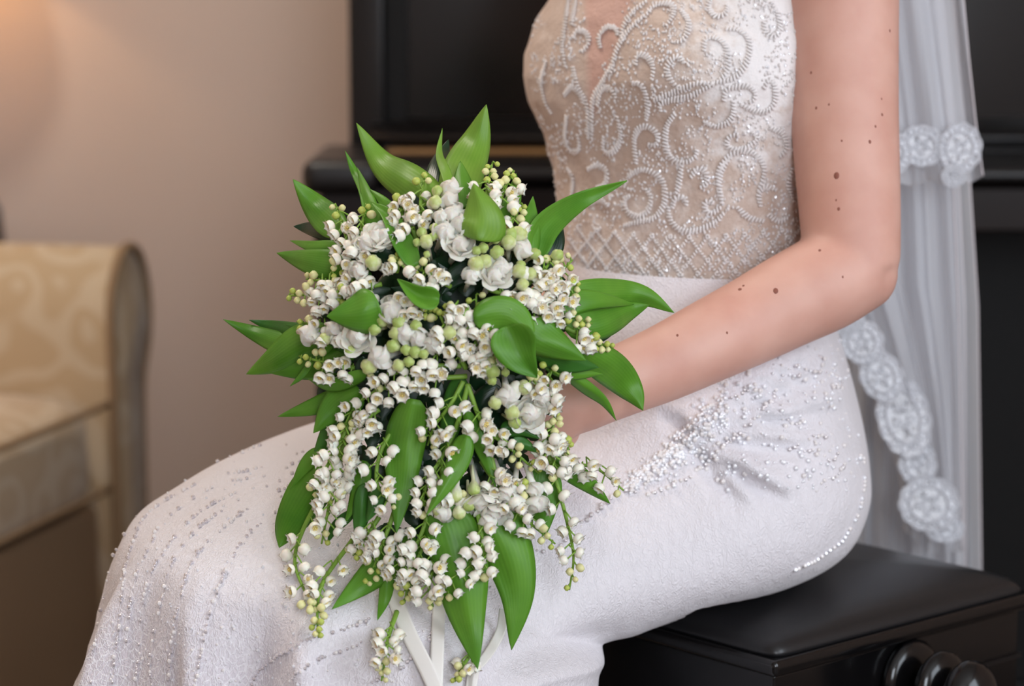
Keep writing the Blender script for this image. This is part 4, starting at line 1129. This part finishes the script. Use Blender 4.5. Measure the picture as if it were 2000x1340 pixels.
# ---- flower meshes (opening or tip along +Z, attachment at the origin)
def bell_mesh(name, flare=1.0, length=1.0, seed=0):
    rnd = random.Random(seed)
    n = 18; mb = MB(); rings = []
    prof = [(.12, 0), (.50, .04), (.84, .25), (1.03, .62), (1.06, .95), (.96, 1.25), (.90, 1.42)]
    R_ = .0046
    lob = [rnd.uniform(.85, 1.15) for _ in range(6)]
    for r_, z in prof: rings.append([Vector((R_ * r_ * math.cos(2 * math.pi * k / n), R_ * r_ * math.sin(2 * math.pi * k / n), R_ * z * length)) for k in range(n)])
    tip = []; inn = []
    for k in range(n):
        a = 2 * math.pi * k / n; ph = k % 3
        g = lob[k // 3]
        if ph == 1: r_, z = .94 + .36 * flare * g, 1.58 + .08 * g
        else: r_, z = .92 + .04 * flare, 1.50
        tip.append(Vector((R_ * r_ * math.cos(a), R_ * r_ * math.sin(a), R_ * z * length)))
        inn.append(Vector((R_ * .80 * math.cos(a), R_ * .80 * math.sin(a), R_ * 1.36 * length)))
    rings.append(tip); rings.append(inn)
    rings.append([Vector((R_ * .80 * math.cos(2 * math.pi * k / n), R_ * .80 * math.sin(2 * math.pi * k / n), R_ * .9 * length)) for k in range(n)])
    rings.append([Vector((R_ * .3 * math.cos(2 * math.pi * k / n), R_ * .3 * math.sin(2 * math.pi * k / n), R_ * .55 * length)) for k in range(n)])
    mb.loft(rings, True, True)
    for k in range(6):
        a = 2 * math.pi * k / 6
        mb.ball((R_ * .33 * math.cos(a), R_ * .33 * math.sin(a), R_ * .95 * length), R_ * .14, 5, 3, m=1, sc=(1, 1, 1.8))
    mb.ball((0, 0, R_ * 1.0 * length), R_ * .17, 6, 4, m=1, sc=(1, 1, 2.2))
    me = bpy.data.meshes.new(name); me.from_pydata([tuple(v) for v in mb.v], [], mb.f)
    me.materials.append(M_bell); me.materials.append(M_stamen)
    me.polygons.foreach_set('material_index', mb.m); me.polygons.foreach_set('use_smooth', [True] * len(me.polygons)); me.update()
    return me
BELLS = [bell_mesh('bell_flower', 1.0, 1.0, 1), bell_mesh('bell_flower', 1.25, .92, 2), bell_mesh('bell_flower', .6, 1.08, 3)]
def bud_mesh(name, m_, el=1.15):
    mb = MB(); mb.ball((0, 0, .0030 * el), .0030, 10, 7, sc=(1, 1, el))
    for v in mb.v: v.x *= 1 + .08 * math.cos(6 * math.atan2(v.y, v.x)); v.y *= 1 + .08 * math.cos(6 * math.atan2(v.y, v.x))
    me = bpy.data.meshes.new(name); me.from_pydata([tuple(v) for v in mb.v], [], mb.f); me.materials.append(m_)
    me.polygons.foreach_set('use_smooth', [True] * len(me.polygons)); me.update(); return me
BUDS = [bud_mesh('flower_bud', M_bud), bud_mesh('flower_bud', M_budg, 1.0)]

rest = []                 # bells beyond the first 300
allb = []                 # (order, sprig, mesh, matrix)
def place(me, p, axis, s, spin=0.0):
    q = axis.to_track_quat('Z', 'Y').to_matrix().to_4x4()
    return Matrix.Translation(p) @ q @ Matrix.Rotation(spin, 4, 'Z') @ Matrix.Scale(s, 4)
def sprig(path, nb, nt=4, off=0.0, spread=17, face=.5, t0=.18, size=1.0, hang=.6, green=.5, jit=1.0):
    """arching stem with bell flowers on pedicels and closed buds at the tip"""
    S = cat(path, 40)
    pts = []
    for i, (x, y) in enumerate(S):
        pts.append(P(x, y, BD(x, y, .020) + off + .010 - .006 * math.sin(math.pi * i / 39)))
    m = MB()
    m.tube(pts, [lerp(.0020, .0007, i / 39) for i in range(40)], 7)
    items = []
    tot = nb + nt
    for k in range(tot):
        t = clamp(t0 + (1 - t0) * (k + .5) / tot + random.uniform(-.015, .015) * jit, 0, 1)
        i = min(38, int(t * 39)); p = pts[i]
        tx = S[i + 1][0] - S[i][0]; ty = S[i + 1][1] - S[i][1]; l = math.hypot(tx, ty) or 1
        side = 1 if k % 2 else -1
        isbud = k >= nb
        sp = spread * (random.uniform(.5, 1.15) if not isbud else random.uniform(.35, .7) * (1 - .6 * (k - nb) / max(1, nt)))
        if k % 3 == 2: sp *= .35
        ox, oy = -ty / l * side * sp + tx / l * sp * .35, tx / l * side * sp + ty / l * sp * .35
        oy += hang * 7 if not isbud else 1
        d = (p - CAM).dot(FW)
        lift = random.uniform(.002, .013) if not isbud else random.uniform(.001, .006)
        px, py, _ = proj(p)
        q = P(px + ox, py + oy, d - lift)
        out = (RT * (-ty / l * side * .8 + tx / l * .2) + Vector((0, 0, -1)) * hang * random.uniform(.5, 1.3) - FW * (face * random.uniform(-.15, 1.7)) + Vector((random.uniform(-.3, .3), random.uniform(-.3, .3), random.uniform(-.3, .3)))).normalized()
        if isbud:
            out = (q - p).normalized() if (q - p).length > 1e-5 else out
            sc_ = lerp(1.05, .62, (k - nb) / max(1, nt)) * size * random.uniform(.9, 1.1)
            M_ = place(None, q, out, sc_)
            items.append(('bud', BUDS[1] if random.random() < green * (.4 + (k - nb) / max(1, nt)) else BUDS[0], M_))
        else:
            sc_ = size * random.uniform(.82, 1.06) * lerp(1.04, .86, k / max(1, nb))
            M_ = place(None, q, out, sc_, random.uniform(0, 6.28))
            items.append(('bell', random.choice(BELLS), M_))
        mid = lerp(p, q, .5) - out * .004 * (1 if not isbud else .2) + Vector((0, 0, .002))
        C_ = cat([tuple(p), tuple(mid), tuple(q)], 5)
        m.tube([Vector(c) for c in C_], [.0008, .00065, .0006, .0006, .0006], 5)
    o = m.build('flower_sprig', M_stem, bq)
    for kind, me, M_ in items:
        if kind == 'bell': allb.append((off + random.uniform(0, .004), o, me, M_))
        else:
            b = bpy.data.objects.new('flower_bud', me); col.objects.link(b); b.parent = o; b.matrix_basis = M_
    return o
SP = [  # path, bells, buds, depth offset, spread, face
 ([(692, 500), (672, 450), (655, 398)], 9, 2, 0, 18, .5), ([(705, 500), (706, 450), (714, 398)], 8, 2, 0, 15, .6), ([(735, 480), (690, 490), (644, 536)], 11, 3, -.002, 18, .7), ([(730, 515), (690, 545), (650, 560)], 7, 2, .004, 16, .5),
 ([(815, 470), (795, 425), (768, 398)], 12, 1, -.003, 20, 1.1), ([(790, 445), (785, 410), (790, 388)], 7, 1, -.004, 16, 1.0), ([(825, 450), (822, 390), (832, 336)], 7, 2, 0, 15, .4), ([(950, 430), (952, 370), (962, 318)], 8, 6, -.002, 19, .5),
 ([(968, 420), (985, 370), (1004, 334)], 9, 4, -.002, 17, .8), ([(985, 455), (1002, 430), (1020, 398)], 6, 4, -.002, 15, .7), ([(690, 580), (630, 575), (562, 578)], 11, 5, 0, 18, .4), ([(690, 568), (640, 552), (598, 545)], 8, 2, .003, 14, .4),
 ([(690, 650), (640, 640), (580, 628)], 9, 3, 0, 16, .4), ([(745, 555), (700, 565), (655, 578)], 10, 3, -.002, 16, .6), ([(715, 722), (650, 712), (584, 695)], 8, 5, -.003, 18, 1.1),
 ([(760, 590), (800, 590), (852, 618)], 9, 3, -.002, 16, .7), ([(880, 560), (845, 540), (812, 522)], 10, 2, -.003, 18, .6), 
 ([(775, 530), (778, 515), (782, 497)], 3, 7, -.004, 14, .5), ([(910, 720), (880, 660), (850, 598)], 12, 2, -.004, 19, .7), ([(930, 710), (930, 650), (930, 575)], 13, 2, -.003, 20, .7), ([(925, 620), (900, 605), (868, 600)], 9, 3, -.005, 15, .6),
 ([(920, 660), (945, 650), (965, 665)], 7, 1, -.003, 15, .9), ([(905, 700), (935, 700), (955, 690)], 8, 2, -.004, 17, .9), ([(1020, 585), (1070, 555), (1118, 508)], 12, 2, -.003, 20, .7), ([(1030, 600), (1085, 575), (1134, 556)], 10, 3, -.003, 17, .6),
 ([(1030, 555), (1060, 530), (1080, 505)], 9, 1, -.004, 18, .8), ([(955, 565), (1010, 585), (1062, 612)], 12, 1, -.005, 17, .8), ([(1010, 590), (1080, 608), (1156, 632)], 13, 6, -.004, 16, .7), ([(1105, 640), (1150, 662), (1197, 680)], 7, 6, -.004, 14, .5),
 ([(1060, 815), (1066, 765), (1080, 712)], 12, 1, -.003, 20, .8), ([(1060, 890), (1078, 840), (1088, 788)], 6, 8, 0, 15, .5), ([(1070, 840), (1090, 860), (1112, 878)], 5, 3, 0, 13, .5), ([(985, 720), (965, 700), (962, 670)], 5, 6, 0, 15, .6),
 ([(912, 735), (830, 742), (740, 762), (690, 800), (660, 868)], 20, 2, -.003, 19, .8), ([(900, 715), (840, 715), (790, 725), (720, 745)], 14, 1, -.002, 18, .7), ([(700, 790), (672, 850), (640, 910), (616, 975)], 17, 2, -.002, 19, .7),
 ([(690, 815), (672, 870), (662, 930), (655, 985)], 14, 3, 0, 18, .6), ([(740, 800), (715, 820), (690, 850)], 8, 4, 0, 16, .5), ([(670, 870), (650, 940), (640, 1000), (628, 1062)], 15, 3, .0, 18, .6), ([(640, 945), (592, 1035), (576, 1100), (600, 1165), (612, 1195)], 11, 3, .0, 15, 1.0),
 ([(700, 1040), (632, 1135), (620, 1195), (622, 1246)], 8, 9, .0, 16, .7), ([(785, 820), (748, 872), (735, 935), (756, 975), (788, 992)], 12, 2, -.006, 17, 1.0), ([(915, 750), (885, 850), (842, 930), (826, 975), (838, 1000)], 17, 1, -.006, 17, .5),
 ([(905, 745), (880, 790), (850, 830), (835, 870)], 11, 1, -.005, 18, .5), ([(912, 750), (945, 832), (992, 872), (1052, 924)], 14, 6, -.006, 17, .8), ([(950, 850), (972, 940), (1000, 990), (1040, 1026), (1084, 1062)], 14, 3, -.004, 16, .4),
 ([(1060, 850), (1085, 935), (1110, 1030), (1120, 1090), (1112, 1152)], 12, 3, -.001, 14, .3), ([(1075, 880), (1120, 905), (1165, 915), (1218, 958)], 11, 0, .0, 14, .4), ([(1050, 830), (1075, 880), (1090, 930)], 8, 0, -.003, 17, 1.0),
 ([(775, 985), (752, 1050), (735, 1095), (718, 1145)], 11, 5, -.002, 16, .5), ([(740, 1010), (715, 1050), (690, 1085)], 9, 2, .002, 15, .7), ([(850, 960), (820, 1050), (785, 1110), (762, 1132)], 12, 1, -.004, 17, .4), ([(845, 1010), (825, 1070), (800, 1130), (790, 1178)], 13, 4, -.003, 16, .4),
 ([(862, 1040), (848, 1100), (838, 1150), (846, 1185)], 12, 3, -.004, 16, .5), ([(942, 1015), (928, 1080), (900, 1130), (856, 1168)], 11, 2, -.010, 16, .4), ([(930, 990), (940, 1040), (945, 1090), (940, 1130)], 9, 0, -.010, 13, .4),
 ([(775, 1195), (760, 1240), (752, 1285), (745, 1330)], 9, 4, .0, 13, 1.0), ([(925, 1270), (905, 1300), (888, 1332)], 4, 4, .002, 11, .5), ([(940, 900), (965, 935), (1010, 950), (1050, 945)], 10, 4, -.003, 16, .5), ([(860, 900), (862, 930), (850, 975)], 6, 2, -.001, 14, .4),
 ([(870, 1000), (885, 960), (900, 985)], 5, 2, -.002, 14, .4), ([(1010, 770), (1040, 745), (1050, 722)], 5, 4, -.001, 14, .5)]
for path, nb, nt, off, spd, fc in SP: sprig(path, max(3, round(nb * .86)), nt + 1, off, spd, fc)
allb.sort(key=lambda b: (b[3].translation - CAM).dot(FW) - BD(*proj(b[3].translation)[:2]))
mrest = MB()
for k, (o_, sp_, me, M_) in enumerate(allb):
    if k < 300:
        b = bpy.data.objects.new('bell_flower', me); col.objects.link(b); b.parent = sp_; b.matrix_basis = M_
    else:
        n0 = len(mrest.v); mrest.v += [M_ @ v.co for v in me.vertices]
        for p in me.polygons: mrest.f.append(tuple(i + n0 for i in p.vertices)); mrest.m.append(p.material_index)
tag(mrest.build('bell_flower_mass', [M_bell, M_stamen], bq), kind='stuff')
print('bells', len(allb))

# ---- larger double blooms and their buds
def petal(mb, ang_, open_, r_, h, w, inset=0.0, m=0):
    """cupped petal from the base of the flower upwards"""
    v = []; nx, ny = 5, 7
    ca_, sa_ = math.cos(ang_), math.sin(ang_)
    for i in range(ny):
        t = i / (ny - 1)
        close = math.sin(math.pi * lerp(.04, .80 - .34 * open_, t)) ** .75
        rad = r_ * close * (1 + .5 * max(0, open_) * t * t) * (1 - inset)
        z = h * t - .25 * h * max(0, open_) * t ** 3
        ww = w * math.sin(math.pi * lerp(.10, .86, t)) ** .55
        for k in range(nx):
            u = (k / (nx - 1)) * 2 - 1
            cup = (1 - u * u) * .22 * w
            a = Vector((rad + cup - .20 * w, u * ww, z - .12 * h * u * u * t))
            v.append(Vector((ca_ * a.x - sa_ * a.y, sa_ * a.x + ca_ * a.y, a.z)))
    mb.add(v, [(i * nx + k, i * nx + k + 1, (i + 1) * nx + k + 1, (i + 1) * nx + k) for i in range(ny - 1) for k in range(nx - 1)], m)
def as_mesh(mb, name, mats):
    me = bpy.data.meshes.new(name); me.from_pydata([tuple(v) for v in mb.v], [], mb.f)
    for m_ in mats: me.materials.append(m_)
    me.polygons.foreach_set('material_index', mb.m); me.polygons.foreach_set('use_smooth', [True] * len(me.polygons)); me.update(); return me
def globe(mb, R_, H_, np_, tw, depth, rnd, z0=0.0):
    """closed double flower: overlapping petals wrapped round a ball, twisted into the tip"""
    n, k = 60, 13; rings = []
    jit = [rnd.uniform(-.25, .25) for _ in range(np_)]; hj = [rnd.uniform(-.04, .16) for _ in range(np_)]
    for i in range(k + 1):
        t = i / k
        r0 = R_ * max(.03, math.sin(math.pi * lerp(.10, .985, t)) ** .62)
        ring = []
        for j in range(n):
            a = 2 * math.pi * j / n
            s_ = ((a + tw * t * t) * np_ / (2 * math.pi)) % np_
            kk = int(s_); fr = s_ - kk
            lip = fr ** 3
            w = depth * (lip * (1.0 + jit[kk]) - .25 * math.exp(-(fr / .10) ** 2)) * math.sin(math.pi * clamp(.12 + .8 * t))
            r_ = r0 * (1 + w)
            ring.append(Vector((r_ * math.cos(a), r_ * math.sin(a), z0 + H_ * (t + hj[kk] * lip * t - .10 * t ** 4))))
        rings.append(ring)
    mb.loft(rings)
def bloom_mesh(open_, seed):
    rnd = random.Random(seed); mb = MB()
    if open_ > .5:
        globe(mb, .0043, .0095, 4, 1.6, .45, rnd, .001)
        st = rnd.uniform(0, 6)
        for ring_, (op, r_, h, w) in enumerate(((open_ + .2, .0078, .0085, .0050), (open_ - .25, .0070, .0100, .0048))):
            for k in range(5): petal(mb, st + ring_ * .6 + 2 * math.pi * k / 5 + rnd.uniform(-.15, .15), op + rnd.uniform(-.15, .15), r_, h * rnd.uniform(.9, 1.08), w, 0)
    else:
        globe(mb, .0056, .0115, 4 if seed % 2 else 5, 1.3 + open_, .46, rnd)
        if open_ > .2:
            st = rnd.uniform(0, 6)
            for k in range(3): petal(mb, st + 2.1 * k, .25 + rnd.uniform(-.1, .2), .0078, .0098, .0050, 0)
    mb.tube([(0, 0, .002), (0, 0, -.010), (0, 0, -.022)], [.0034, .0020, .0014], 8)
    return as_mesh(mb, 'double_bloom', [M_bloom])
BLO = [bloom_mesh(.0, 1), bloom_mesh(.35, 2), bloom_mesh(.7, 3), bloom_mesh(-.15, 4)]
def gbud_mesh(m_):
    mb = MB(); n = 16; rings = []
    for r_, z in ((.0012, -.020), (.0016, -.010), (.0020, -.003), (.0038, 0), (.0056, .0035), (.0060, .0065), (.0050, .0095), (.0030, .0114), (.0006, .0120)):
        rings.append([Vector((r_ * (1 - .16 * abs(math.cos(2 * a)) ** 8 * (1 if z > 0 else 0)) * math.cos(a), r_ * (1 - .16 * abs(math.cos(2 * a)) ** 8 * (1 if z > 0 else 0)) * math.sin(a), z)) for a in (2 * math.pi * k / n for k in range(n))])
    mb.loft(rings); return as_mesh(mb, 'bloom_bud', [m_])
GB = [gbud_mesh(M_gbud), gbud_mesh(M_gbud2)]
BLM = [  # x, y, kind, size
 (884, 375, 'o', 1.15), (880, 400, 'o', 1.05), (851, 402, 'w', 1.0), (853, 380, 'g', .8), (862, 430, 'o', .95), (880, 428, 'o', 1.1), (866, 460, 'o', 1.25), (903, 450, 'o', 1.3), (895, 484, 'O', 1.35), (895, 420, 'o', .9), (835, 480, 'w', 1.0), (826, 460, 'g', .75), (815, 478, 'g', .6), (848, 450, 'g', .7), (845, 466, 'g', .65), (835, 500, 'g', .5),
 (740, 475, 'O', 1.3), (755, 470, 'O', 1.2), (725, 480, 'o', 1.2), (735, 518, 'w', 1.15), (705, 530, 'o', .9),
 (730, 614, 'o', 1.35), (766, 613, 'o', 1.3), (705, 662, 'O', 1.45), (752, 694, 'o', 1.45), (725, 710, 'w', 1.2), (774, 650, 'w', 1.05), (797, 652, 'o', 1.2), (822, 660, 'o', 1.1), (850, 668, 'o', 1.2), (787, 630, 'g', 1.0), (752, 630, 'g', .95), (737, 643, 'g', .9), (816, 638, 'g', .85), (775, 676, 'g', 1.0), (815, 690, 'g', .95), (830, 690, 'g', .8), (797, 682, 'g', .85), (779, 714, 'w', .95), (690, 684, 'g', .85), (873, 648, 'w', 1.05), (800, 703, 'g', .8),
 (612, 650, 'o', 1.25), (640, 664, 'w', .9), (655, 640, 'o', .9),
 (965, 470, 'g', .75), (942, 488, 'g', .8), (930, 492, 'g', .7), (992, 463, 'g', 1.05), (1008, 467, 'w', 1.2), (993, 482, 'w', 1.1), (1020, 492, 'o', 1.2), (967, 500, 'g', 1.0), (975, 525, 'o', 1.1), (926, 522, 'w', 1.2), (945, 518, 'w', 1.05), (962, 545, 'O', 1.3), (918, 545, 'o', .9), (1010, 535, 'w', 1.05), (1040, 500, 'g', .85), (1082, 500, 'g', .85), (1012, 520, 'g', .7), (1035, 540, 'w', .9), (1015, 560, 'w', .9),
 (963, 722, 'g', 1.1), (950, 720, 'w', .8), (958, 743, 'g', .7), (985, 725, 'g', .6), (990, 765, 'o', 1.3), (1018, 758, 'w', 1.1), (968, 780, 'w', 1.0), (1000, 805, 'w', 1.1), (1028, 802, 'O', 1.5), (1000, 822, 'g', .9), (1055, 775, 'o', 1.0),
 (892, 955, 'w', 1.0), (935, 965, 'O', 1.4), (965, 985, 'O', 1.35), (1003, 965, 'o', 1.2), (1045, 970, 'o', 1.2), (985, 950, 'o', 1.1), (915, 975, 'g', .9), (870, 990, 'o', 1.1), (855, 985, 'w', .9), (897, 990, 'w', .95), (925, 945, 'g', .9), (955, 1005, 'o', 1.05), (1040, 945, 'o', 1.0)]
for x, y, kd, s in BLM:
    d = BD(x, y) - .009
    ax = (-FW * 1.0 + RT * ((x - 880) / 420) - UP * ((y - 690) / 420) + Vector((random.uniform(-.3, .3), 0, random.uniform(-.3, .3)))).normalized()
    if y > 930: ax = (-FW * .6 - UP * .9 + RT * random.uniform(-.5, .5)).normalized()
    me = {'o': random.choice((BLO[0], BLO[3], BLO[0], BLO[1])), 'O': BLO[2], 'w': GB[0], 'g': GB[1]}[kd]
    o = bpy.data.objects.new('double_bloom' if kd in 'oO' else 'bloom_bud', me); col.objects.link(o); attach(o, bq)
    o.matrix_basis = place(None, P(x, y, d + .006 * s), ax, s * (.98 if kd in 'oO' else .88), random.uniform(0, 6.28))
    if kd == 'O': o['label'] = 'fully open white double bloom'
